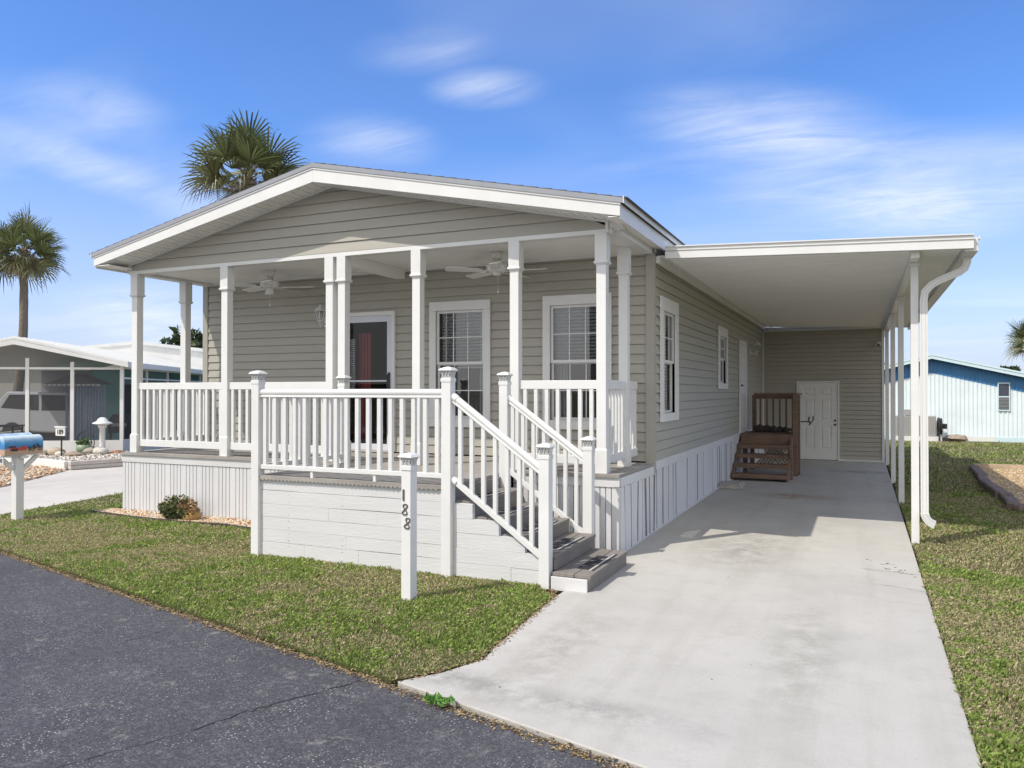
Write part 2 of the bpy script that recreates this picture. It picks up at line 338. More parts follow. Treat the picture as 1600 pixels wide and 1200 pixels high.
# straw and debris along the road edge
def debris(name,pts,n,spread,seed,label,cat,pal,smin=.006,smax=.02,flat=.35,z=0,long=1.):
    rg=np.random.default_rng(seed); P=np.array(pts,float); seg=rg.integers(0,len(P)-1,n) if len(P)>1 else np.zeros(n,int)
    L=np.hypot(*(P[1:]-P[:-1]).T); seg=rg.choice(len(L),n,p=L/L.sum()); t=rg.random(n)[:,None]
    c=P[seg]*(1-t)+P[seg+1]*t+rg.normal(0,spread,(n,2)); return chips(name,c,rg,label,cat,pal,smin,smax,flat,z,long)
def chips(name,c,rg,label,cat,pal,smin,smax,flat,z,long):
    n=len(c); s=rg.uniform(smin,smax,n)
    oc=np.array([(1,0,0),(0,1,0),(-1,0,0),(0,-1,0),(0,0,1),(0,0,-.3)],float)
    V=oc[None]*(s[:,None,None])*rg.uniform(.6,1.2,(n,6,1)); V[:,:,2]*=flat; V[:,:,0]*=long
    a=rg.uniform(0,2*PI,n); ca,sa=np.cos(a)[:,None],np.sin(a)[:,None]; x=V[:,:,0]*ca-V[:,:,1]*sa; y=V[:,:,0]*sa+V[:,:,1]*ca
    V=np.stack([x+c[:,0:1],y+c[:,1:2],V[:,:,2]+z+rg.uniform(0,.6,n)[:,None]*s[:,None]*flat],2)
    f=np.array([(0,1,4),(1,2,4),(2,3,4),(3,0,4),(1,0,5),(2,1,5),(3,2,5),(0,3,5)]); F=(np.arange(n)[:,None,None]*6+f[None]).reshape(-1,3)
    pal=np.array(pal); k=rg.integers(0,len(pal),n); col=pal[k]*rg.uniform(.7,1.25,n)[:,None]
    o=npmesh(name,V.reshape(-1,3),F,np.repeat(col,6,0),CHIP); tag(o,label,cat,kind='stuff'); return o
STR=[(.33,.24,.12),(.22,.15,.08),(.40,.30,.17),(.12,.09,.05)]
debris('road_edge_straw',[(-10.5,5.66),(-7.9,5.01),(-4.35,4.12),(-2.55,3.67),(-1.93,3.50),(-.87,3.24),(.45,2.91)],5200,.022,11,'brown straw and debris gathered along the edge of the asphalt','debris',STR,.003,.009,.4,-.010,2.2)
debris('driveway_edge_straw',[(-2.33,3.72),(-2.1,4.2),(-2.2,5.65),(-2.3,5.9)],900,.02,12,'dry clippings along the slanted corner of the driveway by the steps','debris',STR,.003,.008,.4,.0,2.)
debris('driveway_litter',[(.1,8.2),(.3,7.7),(.40,7.66)],26,.05,13,'few dark leaf scraps near the right edge of the driveway','litter',[(.08,.06,.04),(.14,.1,.06)],.004,.014,.3,.0,1.5)
debris('leaf_litter',[(-2.0,10.5),(-1.,6.4),(-1.2,4.2)],14,.4,14,'scattered tiny dark leaf scraps on the driveway','litter',[(.08,.06,.04),(.14,.1,.06)],.003,.008,.3,.0,1.5)
def fill(P,n,rg):
    P=np.array(P); x0,y0=P.min(0);x1,y1=P.max(0); x=rg.uniform(x0,x1,n*3);y=rg.uniform(y0,y1,n*3);k=inpoly(x,y,P.tolist()); return np.stack([x[k],y[k]],1)[:n]
GR=[(.52,.33,.19),(.60,.45,.30),(.62,.55,.45),(.40,.22,.12),(.70,.62,.50)]
rg=np.random.default_rng(5)
struct('mulch_bed_base',MB().prism(mul,2,-.04,.006),pm('mulch_soil',(.22,.13,.07),.3,30,.9,.6,60))
chips('mulch_bed',fill(mul,5200,rg),rg,'narrow strip of orange stone chips along the foot of the white skirting','mulch',GR,.010,.024,.55,.012,1.2)
e=MB(); e.tube([(x,y-.015,.012) for x,y in mul[:6]],.016,6); tag(part('bed_edging',e,pm('black_edging',(.03,.028,.025),.2,20,.8)),'thin black flexible edging between the turf and the orange stone chips','edging')
struct('gravel_bed_base',MB().prism(bed,2,-.04,.01),pm('gravel_soil',(.5,.36,.2),.2,25,.9,.6,60))
chips('gravel_bed',fill(bed,9000,rg),rg,'sunlit bed of tan gravel right of the carport with rough edging','gravel',[(.62,.45,.26),(.7,.55,.35),(.55,.38,.2),(.72,.62,.45)],.012,.03,.5,.014,1.2)
lg=MB()
rr=random.Random(3); bp=[(2.17,18.4),(2.1,16.9),(1.98,15.2),(2.02,13.6),(1.95,12.3),(2.4,11.9)]
for (a,b) in zip(bp[:-1],bp[1:]):
    k=3
    for i in range(k):
        p=Vector((*a,0)).lerp(Vector((*b,0)),i/k+.03); q=Vector((*a,0)).lerp(Vector((*b,0)),(i+1)/k-.02)
        lg.beam((p.x-.1+rr.uniform(-.02,.02),p.y,.05),(q.x-.1+rr.uniform(-.03,.03),q.y,.05),.17,.11+rr.uniform(-.02,.03))
tag(part('log_edging',lg,pm('weathered_log',(.19,.145,.125),.35,12,.9,.8,25),bevel=.03),'weathered brown timber edging along the left side of the tan gravel bed','edging')
lg=MB(); lg.beam((2.1,18.7,.05),(7,18.95,.05),.1,.1); tag(part('timber_edging',lg,pm('pale_timber',(.5,.38,.26),.2,12,.9)),'pale straight timber along the far edge of the tan gravel bed','edging')
# neighbour's gravel and raised bed
ngp=[(-19,5.5),(-13.6,7.6),(-13.1,8.25),(-14.0,9.6),(-14.75,10.7),(-17.8,11.3),(-24,11),(-24,7)]
struct('neighbour_gravel_base',MB().prism(ngp,2,-.04,.004),pm('gravel_sand',(.5,.36,.24),.2,25,.9))
chips('neighbour_gravel',fill(ngp,16000,rg),rg,'orange and cream stone chips beside the neighbouring concrete driveway','gravel',GR,.02,.05,.5,.012,1.2)
# ------------------------------------------------------------------ siding helper
def siding(mb,O,u,n,ur,z0,z1,h=.113,openings=(),lim=None,dep=.014):
    """O origin, u horizontal direction, n outward normal; ur=(u0,u1); openings (u0,u1,z0,z1)"""
    O=Vector(O);u=Vector(u);n=Vector(n)
    def P(a,z,off): return tuple(O+u*a+n*off+Vector((0,0,z)))
    z=z0
    while z<z1-1e-4:
        zt=min(z+h,z1); cuts=[z,zt]+[c for o_ in openings for c in (o_[2],o_[3]) if z<c<zt]; cuts=sorted(set(cuts))
        for a,b in zip(cuts[:-1],cuts[1:]):
            mid=(a+b)/2; iv=[(ur[0],ur[1])]
            for o_ in openings:
                if o_[2]<mid<o_[3]:
                    nv=[]
                    for (p,q) in iv:
                        if o_[1]<=p or o_[0]>=q: nv.append((p,q))
                        else:
                            if o_[0]>p: nv.append((p,o_[0]))
                            if o_[1]<q: nv.append((o_[1],q))
                    iv=nv
            # profile: bottom butt proud, slight bow
            oa=dep*(1-(a-z)/h); ob=dep*(1-(b-z)/h)
            rec=b>=zt-1e-6 and b-a>.02 and zt<z1-1e-4
            for (p,q) in iv:
                pa,qa,pb,qb=p,q,p,q
                if lim:
                    la,lb=lim(a),lim(b)
                    pa,qa=max(p,la[0]),min(q,la[1]); pb,qb=max(p,lb[0]),min(q,lb[1])
                    if qa<=pa: continue
                    if qb<=pb: pb=qb=(pa+qa)/2
                if rec:
                    f_=(b-.011-a)/(b-a); pm_=pa+(pb-pa)*f_; qm_=qa+(qb-qa)*f_; om=oa+(ob-oa)*f_
                    mb.sheet([P(pa,a,oa),P(qa,a,oa),P(qm_,b-.011,om),P(pm_,b-.011,om)]); mb.sheet([P(pm_,b-.011,om),P(qm_,b-.011,om),P(qm_,b-.009,-.006),P(pm_,b-.009,-.006)]); mb.sheet([P(pm_,b-.009,-.006),P(qm_,b-.009,-.006),P(qb,b,-.006),P(pb,b,-.006)])
                else: mb.sheet([P(pa,a,oa),P(qa,a,oa),P(qb,b,ob),P(pb,b,ob)])
                if a==z: mb.sheet([P(pa,a,-.006),P(qa,a,-.006),P(qa,a,oa),P(pa,a,oa)])
        z=zt
    return mb
def vpanels(mb,O,u,n,L,z0,z1,groove,depth=.01,w=.012,jit=0,rr=None,lift=0):
    """vertical panel sheet with V grooves at positions groove"""
    O=Vector(O);u=Vector(u);n=Vector(n); bot=[];top=[]
    pts=[(0,0,0)]
    for gk in groove:
        j=(rr.uniform(-jit,jit) if rr else 0); pr=(rr.uniform(0,lift) if rr else 0)
        pts+=[(gk-w/2,gk-w/2+j,pr),(gk-w/2+.0005,gk-w/2+j+.0005,-depth),(gk+w/2-.0005,gk+w/2+j-.0005,-depth),(gk+w/2,gk+w/2+j,0)]
    pts.append((L,L,0))
    for b,t,off in pts:
        bot.append(tuple(O+u*b+n*off+Vector((0,0,z0)))); top.append(tuple(O+u*t+n*(off)+Vector((0,0,z1))))
    k=len(pts); mb.add(bot+top,[(i,i+1,k+i+1,k+i) for i in range(k-1)]); return mb
# ------------------------------------------------------------------ the home
XL,XR=-9.08,-2.20; YW=8.80; YE=22.0; XC=-5.68; YG=7.45
H=thing('manufactured_home','single storey taupe sided home with white trim, gabled porch roof and ceiling fans','house',(-5.68,8,0))
ztop=lambda x:4.19-.2117*abs(x-XC)
W1=(-5.14,-4.26,1.15,2.765); W2=(-3.55,-2.68,1.15,2.765); DR=(-6.60,-5.67,.80,2.68)
S1=(9.09,10.02,1.24,2.74); S2=(13.12,14.05,1.643,2.70); SD=(15.53,16.51,.80,2.61)
fw=MB(); op=[(a-XL,b-XL,c,e_) for a,b,c,e_ in ((W1[0]+.03,W1[1]-.03,W1[2]+.03,W1[3]-.03),(W2[0]+.03,W2[1]-.03,W2[2]+.03,W2[3]-.03),(DR[0]+.03,DR[1]-.03,.80,DR[3]-.03))]
siding(fw,(XL,YW,0),(1,0,0),(0,-1,0),(0,XR-XL-.0),.80,3.22,openings=op); part('front_wall',fw,SIDING,H)
sw=MB(); op=[(a+.03-YW,b-.03-YW,c+.03,e_-.03) for a,b,c,e_ in (S1,S2)]
siding(sw,(XR,YW,0),(0,1,0),(1,0,0),(0,YE-YW),.80,3.26,openings=op); part('side_wall',sw,SIDING,H)
ow=MB(); siding(ow,(XL,YE,0),(0,-1,0),(-1,0,0),(0,YE-YW),.80,3.26); siding(ow,(XR,YE,0),(-1,0,0),(0,1,0),(0,XR-XL),.80,3.26); part('rear_wall',ow,SIDING,H)
gw=MB(); zs=lambda x:ztop(x)-.165
siding(gw,(XC,YG,0),(1,0,0),(0,-1,0),(-3.40,3.40),3.235,4.03,h=.121,lim=lambda z:(-(4.025-z)/.2117,(4.025-z)/.2117)); part('gable_wall',gw,SIDING,H)
ct=MB(); ct.box(XR-.075,XR+.022,YW-.022,YW+.075,.66,3.2); ct.box(XL-.02,XL+.075,YW-.022,YW+.075,.66,3.2); multi('corner_trim',ct,TRIMG,H)
# porch ceiling, beams
pc=MB(); pc.box(-9.05,-2.21,YG+.06,YW-.001,3.222,3.24); part('porch_ceiling',pc,CEIL,H)
bm=MB(); bm.box(-9.06,-2.27,YG-.012,YG+.10,3.185,3.234); bm.box(-9.06,-8.9,YG+.10,YW,3.185,3.2215); bm.box(-2.42,-2.19,YG+.1,YW-.03,3.185,3.2215)
bm.box(-9.06,-8.99,YG+.1,YE,3.24,3.46); bm.box(-2.24,-2.195,YG+.1,YW,3.222,3.30); bm.box(-2.34,-2.15,YG-.013,YG+.11,3.2345,3.318); bm.box(-9.10,-9.0,YG-.013,YG+.11,3.2345,3.318)
part('porch_beam',bm,WHITE,H,bevel=.004)
cb=MB(); cb.box(-5.66,-5.52,YG+.11,YW-.01,3.10,3.2215); part('ceiling_beam',cb,CEIL,H,bevel=.004)
cm=MB(); cm.box(-9.0,-2.28,YW-.035,YW-.014,3.19,3.2215); part('crown_trim',cm,WHITE,H)
# roof
rf=MB(); Y0=7.07
for s in (-1,1):
    xe=XC+s*3.62
    P=[(XC,ztop(XC)+.012),(xe,ztop(xe)+.012),(xe,ztop(xe)-.03),(XC,ztop(XC)-.03)]
    rf.prism(P,1,Y0+.012,YE+.3)
    # ragged shingle courses on top
    for i in range(24):
        a=XC+s*(.02+i*.152); b=a+s*.16
        rf.prism([(a,ztop(a)+.014),(b,ztop(b)+.022),(b,ztop(b)+.013),(a,ztop(a)+.0125)],1,Y0-.002,YE+.3)
rc=part('roof',rf,SHING,H)
dg=MB()
for s in (-1,1):
    xe=XC+s*3.63
    dg.prism([(XC,ztop(XC)+.010),(xe,ztop(xe)+.010),(xe,ztop(xe)-.04),(XC,ztop(XC)-.04)],1,Y0-.004,Y0+.011)
part('drip_edge',dg,DRIP,H)
dg=MB()
for s in (-1,1):
    xe=XC+s*3.642
    dg.prism([(Y0-.004,ztop(xe)+.030),(YE,ztop(xe)+.030),(YE,ztop(xe)-.038),(Y0-.004,ztop(xe)-.038)],0,min(xe,xe-s*.01),max(xe,xe-s*.01))
multi('drip_edge',dg,WHITE,H)
fa=MB()
for s in (-1,1):
    xe=XC+s*3.60
    fa.prism([(XC,ztop(XC)-.041),(xe,ztop(xe)-.041),(xe,ztop(xe)-.165),(XC,ztop(XC)-.205)],1,Y0+.012,Y0+.034)
    fa.prism([(XC,ztop(XC)-.0405),(xe+s*.008,ztop(xe)-.0405),(xe+s*.008,ztop(xe)-.062),(XC,ztop(XC)-.062)],1,Y0+.003,Y0+.0115)
    if s>0: fa.box(xe-.02,xe,Y0+.036,YW+.05,ztop(xe)-.19,ztop(xe)-.041); fa.box(xe-.02,xe,YW+.055,YE,ztop(xe)-.19,ztop(xe)-.041)
    else: fa.box(xe,xe+.02,Y0+.036,YE,ztop(xe)-.19,ztop(xe)-.041)
part('fascia',fa,WHITE,H,bevel=.003)
sf=MB()   # ribbed rake soffit
for s in (-1,1):
    k=34; L=3.575
    for i in range(k):
        a=XC+s*L*i/k; b=XC+s*L*(i+.82)/k; c=XC+s*L*(i+1)/k
        za=zs(a)+.0; 
        sf.prism([(a,zs(a)),(b,zs(b)),(b,zs(b)+.012),(a,zs(a)+.012)],1,Y0+.035,YG)
        sf.prism([(b,zs(b)+.010),(c,zs(c)+.010),(c,zs(c)+.014),(b,zs(b)+.014)],1,Y0+.035,YG)
xe=XC+3.60
sf.box(-2.2,xe-.021,YG-.36,YE,3.262,3.27); sf.box(XC-3.58,-9.0,YG-.36,YE,3.262,3.27)
part('soffit',sf,SOFF,H)
jt=MB()
for s in (-1,1):
    xe=XC+s*3.36
    jt.prism([(XC,zs(XC)+.0),(xe,zs(xe)+.0),(xe,zs(xe)-.022),(XC,zs(XC)-.022)],1,YG-.032,YG-.0)
jt.box(XR-.0,XR+.025,YW+.08,YE,3.215,3.26); jt.box(XC+3.35,XC+3.38,YG-.03,YG+.02,3.19,3.32)
part('gable_trim',jt,WHITE,H)
# skirting: house side
rr=random.Random(9)
gs=[];q=.15
while q<YE-YW-.1: gs.append(q); q+=rr.choice((.17,.22,.26,.3))
sk=MB(); vpanels(sk,(XR+.005,YW,0),(0,1,0),(1,0,0),YE-YW,-.03,.70,gs,.03,.013,.03,rr,.016)
sk.cur=1
for gk in gs:
    t_=rr.uniform(-.03,.03); y_=YW+gk; l_=rr.uniform(.010,.020); sk.add([(XR,y_,0.02),(XR+l_,y_,0.02),(XR+l_,y_+t_,.70),(XR,y_+t_,.70),(XR,y_+.006,0.02),(XR+l_,y_+.006,0.02),(XR+l_,y_+t_+.006,.70),(XR,y_+t_+.006,.70)],[(0,1,2,3),(4,7,6,5),(1,5,6,2)])
sk.cur=0
sk.box(XR-.02,XR+.028,YW+.076,YE,.70,.80); sk.box(XR-.02,XR+.03,YW,YE,-.03,.02)
part('skirting',sk,[WSKIRT,JOINT],H); sk=MB(); sk.box(XL-.01,XL,YW,YE,-.03,.8); part('skirting',sk,WSKIRT,H); sk=MB(); sk.box(XL,XR,YE-.01,YE,-.03,.8); part('skirting',sk,WSKIRT,H)
# interior
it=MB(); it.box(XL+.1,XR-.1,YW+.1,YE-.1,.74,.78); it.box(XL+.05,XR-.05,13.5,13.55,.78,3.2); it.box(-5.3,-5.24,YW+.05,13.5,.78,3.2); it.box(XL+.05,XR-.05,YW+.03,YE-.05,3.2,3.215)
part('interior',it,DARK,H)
def window(parent,O,u,n,w,h,zb,tr=.095,split=.5,cols=3,rows=2,blind=.5,dep=.03,bot=.1,label=None,lowbars=True,lower_blind=False):
    """double hung window; O = lower-left outer corner"""
    O=Vector(O);u=Vector(u);n=Vector(n)
    M=Matrix.Translation(O)@Matrix(((u.x,n.x,0,0),(u.y,n.y,0,0),(0,0,1,0),(0,0,0,1)))   # local: x along, y outward, z up
    def bx(mb,a,b,c,d_,e_,f_): mb.box(a,b,c,d_,e_,f_,M)
    W=MB(); bx(W,0,w,0.,dep,h-tr*1.25,h); bx(W,0,w,0.,dep,0,bot*1.1); bx(W,0,tr,0,dep,bot*1.1,h-tr*1.25); bx(W,w-tr,w,0,dep,bot*1.1,h-tr*1.25)
    wo=part('window',W,WHITE,parent,bevel=.004)
    if label: wo['label']=label
    a0,a1,b0,b1=tr,w-tr,bot*1.1,h-tr*1.25; zm=b0+(b1-b0)*split
    F=MB(); t=.032
    for (p,q,yy) in ((zm,b1,-.012),(b0,zm+.02,-.035)):
        bx(F,a0,a1,yy-.02,yy+.006,q-t,q); bx(F,a0,a1,yy-.02,yy+.006,p,p+t); bx(F,a0,a0+t,yy-.02,yy+.006,p+t,q-t); bx(F,a1-t,a1,yy-.02,yy+.006,p+t,q-t)
    bx(F,a0-.02,a1+.02,-.06,-.056,b0-.03,b0); 
    part('sash_frame',F,WHITE,wo)
    G=MB()
    for (p,q,yy) in ((zm+t,b1-t,-.024),(b0+t,zm+.02-t,-.047)):
        G.sheet([tuple(M@Vector(c)) for c in ((a0+t,yy,p),(a1-t,yy,p),(a1-t,yy,q),(a0+t,yy,q))])
    part('pane',G,GLASS,wo)
    B=MB(); wi=(a1-a0-2*t)
    for (p,q,yy,on) in ((zm+t,b1-t,-.020,True),(b0+t,zm+.02-t,-.043,lowbars)):
        if not on: continue
        for i in range(1,cols): x=a0+t+wi*i/cols; bx(B,x-.006,x+.006,yy-.003,yy+.003,p,q)
        for j in range(1,rows): z=p+(q-p)*j/rows; bx(B,a0+t,a1-t,yy-.0025,yy+.0025,z-.006,z+.006)
    part('muntin',B,WHITE,wo)
    S=MB(); z=b1-.03; zl=b1-(b1-b0)*blind
    R=Matrix.Rotation(math.radians(28),4,'X')
    while z>zl:
        S.cbox((0,0,0),(0,0,0)) if False else S.box(-wi/2,wi/2,-.022,.022,-.0012,.0012,M@Matrix.Translation(((a0+a1)/2,-.11,z))@R); z-=.042
    bx(S,a0+t,a1-t,-.13,-.09,zl-.02,zl)
    part('blind',S,BLIND,wo)
    if not lowbars: return wo
    K=MB(); cw=.13
    for xx in (a0+.02,a1-cw-.02):
        for i in range(6):
            x=xx+cw*i/6; bx(K,x,x+cw/6*.9,-.20-.02*(i%2),-.18-.02*(i%2),b0-.1,b1)
    part('curtain',K,CURT,wo)
    return wo
yf=YW-.012
def rev(o_): return o_
window(H,(W1[0],yf,W1[2]),(1,0,0),(0,-1,0),.88,1.615,0,split=.5,blind=.52)
window(H,(W2[0],yf,W2[2]),(1,0,0),(0,-1,0),.87,1.615,0,split=.5,blind=.5)
window(H,(XR+.012,S1[0],S1[2]),(0,1,0),(1,0,0),.93,1.5,0,split=.5,lowbars=False,blind=.98,bot=.09,tr=.13)
window(H,(XR+.012,S2[0],S2[2]),(0,1,0),(1,0,0),.93,1.057,0,split=.5,lowbars=False,blind=.98,bot=.09,tr=.13)
# storm door
D0=MB(); x0,x1,zb,zt=DR; y=yf
D0.box(x0,x0+.05,y-.03,y+.02,zb,zt-.055); D0.box(x1-.05,x1,y-.03,y+.02,zb,zt-.055); D0.box(x0,x1,y-.03,y+.02,zt-.055,zt)
do=part('front_door',D0,WHITE,H,bevel=.004)
q=MB(); a,b=x0+.052,x1-.052
q.box(a,a+.07,y-.022,y+.01,zb+.01,zt-.057); q.box(b-.07,b,y-.022,y+.01,zb+.01,zt-.057); q.box(a+.07,b-.07,y-.022,y+.01,zt-.14,zt-.057); q.box(a+.07,b-.07,y-.022,y+.01,zb+.01,zb+.10); q.box(a+.07,b-.07,y-.024,y+.008,1.735,1.757)
part('storm_frame',q,DOORF,do,bevel=.003)
q=MB(); q.sheet([(a+.07,y-.006,zb+.1),(b-.07,y-.006,zb+.1),(b-.07,y-.006,zt-.14),(a+.07,y-.006,zt-.14)]); part('pane',q,DGLASS,do)
q=MB(); q.box(b-.05,b-.02,y-.034,y-.022,1.60,1.86); q.tube([(b-.035,y-.034,1.84),(b-.035,y-.07,1.82),(b-.035,y-.07,1.66),(b-.035,y-.034,1.64)],.008,8); q.box(b-.16,b-.04,y-.04,y-.024,1.775,1.787); part('handle',q,BRASSD,do)
q=MB(); q.box(x0,x1,y-.10,y-.031,zb-.005,zb+.022); part('threshold',q,pm('door_sill',(.45,.43,.4),.1,9,.5),do)
q=MB()
for i in range(7): q.box(-6.42+i*.028,-6.395+i*.028,YW+.22+.015*(i%2),YW+.235+.015*(i%2),.95,2.42)
part('curtain',q,RED,do)
q=MB()
for i in range(24): q.box(-6.52,-6.41,YW+.10,YW+.12,1.62+i*.03,1.64+i*.03)
part('blind',q,BLIND,do)
# side entry door (white, flush)
q=MB(); q.box(XR+.012,XR+.045,SD[0],SD[0]+.07,SD[2],SD[3]); q.box(XR+.012,XR+.045,SD[1]-.07,SD[1],SD[2],SD[3]); q.box(XR+.012,XR+.045,SD[0]+.07,SD[1]-.07,SD[3]-.07,SD[3]); q.box(XR+.012,XR+.028,SD[0]+.07,SD[1]-.07,SD[2],SD[3]-.07)
sd=part('side_door',q,WHITE,H,bevel=.003)
q=MB(); q.lathe((0,0,0),[(.0,0),(.02,.002),(.02,.01),(.012,.02),(.022,.045),(.0,.055)],12)
m_=MB(); M=Matrix.Translation((XR+.028,SD[0]+.14,1.72))@Matrix.Rotation(PI/2,4,'Y'); m_.add([tuple(M@Vector(v)) for v in q.v],q.f); part('handle',m_,BRASSD,sd,smooth=True)
# porch columns
def colmesh():
    q=MB(); w=.050; q.box(-w,w,-w,w,.02,2.40)
    w=.062; q.box(-w,w,-w,w,0,.235); q.frus(0,0,.235,.252,w,.051); q.box(-w,w,-w,w,2.13,2.405); q.frus(0,0,2.108,2.13,.072,.072); q.frus(0,0,2.09,2.108,.051,.066)
    q.box(-.003,.003,-.0665,-.062,2.165,2.171)
    return q.mesh('porch_column',[WHITE])
cme=colmesh()
for (x,y) in ((-8.96,7.5),(-7.36,7.5),(-5.73,7.5),(-5.555,7.5),(-4.54,7.5),(-3.34,7.5),(-2.385,7.5),(-2.385,8.28),(-9.0,8.36)):
    o=inst('porch_column',cme,H,(x,y,.785)); b=o.modifiers.new('Bevel','BEVEL'); b.width=.004; b.segments=2
# ------------------------------------------------------------------ the deck
DK=thing('porch_deck','raised porch deck with white railings, capped posts, white skirting and grey front steps','porch',(-5.6,7.2,0))
dk=MB(); y=7.40; rr=random.Random(4)
for i in range(12):
    yy=YW-.02-i*.115
    if yy-.11<7.40: break
    dk.box(-9.16,-2.19,yy-.108,yy,.752,.785-rr.uniform(0,.003))
for i in range(13):
    yy=7.425-.0-i*.112
    if yy-.107<5.94: break
    dk.box(-5.50,-3.34,yy-.107,yy,.752,.785-rr.uniform(0,.003))
dk.box(-5.5,-3.34,5.925,5.97,.752,.784)
for i in range(46):   # scalloped board ends
    x=-5.49+i*.0462; dk.prism([(x+.019*math.cos(t),.752+.012*math.sin(t)) for t in [PI+PI*k/6 for k in range(7)]],1,5.925,6.0)
part('deck_floor',dk,DECKM,DK)
ds=MB(); ds.box(-9.16,-5.5,7.425,7.45,.655,.750); ds.box(-9.17,-5.5,7.405,7.45,.751,.7515)
ds.box(-3.34,-2.19,7.425,7.45,.655,.750)
ds.box(-2.215,-2.175,7.46,YW-.03,.655,.750); ds.box(-9.165,-9.145,7.46,YW,.0,.75)
multi('rim_board',ds,WPAINT,DK,bevel=.003)
gp=[];q=.05
while q<3.6:
    for k in range(4):
        gp.append(q); q+=.059
    q+=.043
v1=MB(); vpanels(v1,(-9.15,7.435,0),(1,0,0),(0,-1,0),3.65,.0,.655,gp,.022,.011)
part('skirting',v1,WSKIRT,DK); v1=MB()
gp=[];q=.05
while q<1.1:
    for k in range(4): gp.append(q); q+=.059
    q+=.043
vpanels(v1,(-3.34,7.435,0),(1,0,0),(0,-1,0),1.16,-.01,.655,[k for k in gp if k<1.1],.022,.011)
part('skirting',v1,WSKIRT,DK); v1=MB()
rr=random.Random(5); gs=[.13,.33,.41,.6,.78,.95,1.12,1.28]
vpanels(v1,(-2.18,7.44,0),(0,1,0),(1,0,0),1.36,-.01,.655,gs,.03,.014,.035,rr,.016); v1.box(-2.2,-2.17,7.44,8.8,-.02,.016); v1.cur=1
for gk in gs:
    t_=rr.uniform(-.04,.04); y_=7.44+gk; l_=rr.uniform(.010,.020); v1.add([(-2.185,y_,0.017),(-2.18+l_,y_,0.017),(-2.18+l_,y_+t_,.655),(-2.185,y_+t_,.655),(-2.18+l_,y_+.006,0.017),(-2.18+l_,y_+t_+.006,.655)],[(0,1,2,3),(1,4,5,2)])
part('skirting',v1,[WSKIRT,JOINT],DK)
# horizontal boards of the front landing (each board slightly warped)
hb=MB(); rr=random.Random(8)
def hboards(mb,x0,x1,y0,z0s,side=0,cut=None):
    for (za,zb_) in z0s:
        x=x0
        xx1=x1 if cut is None else min(x1,cut(zb_))
        while x<xx1-.02:
            L=min(rr.choice((.55,.62,.9,1.1)),xx1-x)
            if xx1-x-L<.2: L=xx1-x
            g_=rr.choice((0,0,.0,.002,.005)); o_=rr.uniform(0,.004)
            n_=6; vs=[]
            for k in range(n_+1):
                t=k/n_; px=x+L*t; sag=g_*4*t*(1-t)
                vs+=[(px,y0-o_,za+sag+.0008),(px,y0-o_,zb_-.0008),(px,y0+.02,zb_-.0008),(px,y0+.02,za+sag+.0008)]
            fs=[(k*4+a,(k+1)*4+a,(k+1)*4+(a+1)%4,k*4+(a+1)%4) for k in range(n_) for a in range(4)]+[(0,1,2,3),(n_*4+3,n_*4+2,n_*4+1,n_*4)]
            mb.add(vs,fs); x+=L+.0008
lv=[(.0,.14),(.14,.262),(.262,.385),(.385,.51),(.51,.64),(.64,.745)]
hboards(hb,-5.48,-3.34,5.952,lv)
hb.cur=1
for x in (-5.05,-4.42,-3.62):
    for za,zb_ in lv[:-1]:
        for zz in (za+.03,zb_-.03): hb.box(x-.003+rr.uniform(-.01,.01),x+.003,5.946,5.9475,zz-.003,zz+.003)
part('landing_skirting',hb,[WPAINT,pm('nail_grey',(.35,.34,.33),.1,20,.5)],DK)
bk=MB(); bk.box(-5.47,-3.36,5.974,5.98,.01,.75); bk.box(-5.47,-5.455,5.98,7.42,0,.75)
multi('landing_backing',bk,WSKIRT,DK)
# posts and caps
def capmesh():
    q=MB(); q.box(-.050,.050,-.050,.050,0,.030); 
    q.frus(0,0,.030,.036,.046,.046)
    q.cur=1; q.frus(0,0,.036,.092,.036,.046); q.cur=0
    for s in (-1,1):
        for (a,b) in ((-1,-.45),(-.45,-1),(-.15,-.5),(-.15,.2),(.2,-.15),(.5,.9),(.9,.5),(.55,.2)):
            for ax in (0,1):
                p=[a*.040,s*.041]; r_=[b*.050,s*.051]
                if ax: p=p[::-1]; r_=r_[::-1]
                q.beam((p[0],p[1],.034),(r_[0],r_[1],.094),.0055,.004)
    q.box(-.060,.060,-.060,.060,.092,.100); q.frus(0,0,.1005,.118,.066,.05); q.frus(0,0,.118,.132,.05,.012)
    return q.mesh('cap',[WHITE,pm('cap_lens',(.35,.37,.38),.2,30,.2)])
capme=capmesh()
def post(parent,x,y,z0,z1,name='post',w=.046):
    q=MB(); q.box(x-w,x+w,y-w,y+w,z0,z1); o=part(name,q,WHITE,parent,bevel=.004)
    inst('cap',capme,o,(x,y,z1-.004)); return o
post(DK,-5.44,5.955,-.01,1.685); post(DK,-3.30,5.955,-.01,1.695); post(DK,-5.44,7.34,.0,1.665); post(DK,-3.265,7.06,.0,1.675)
post(DK,-2.385,5.955,-.01,1.055); post(DK,-2.385,7.06,-.01,1.05)
def balu(L,w=.019):
    q=MB(); q.box(-w,w,-w,w,0,L); return q.mesh('baluster',[WHITE])
BA=balu(.70)
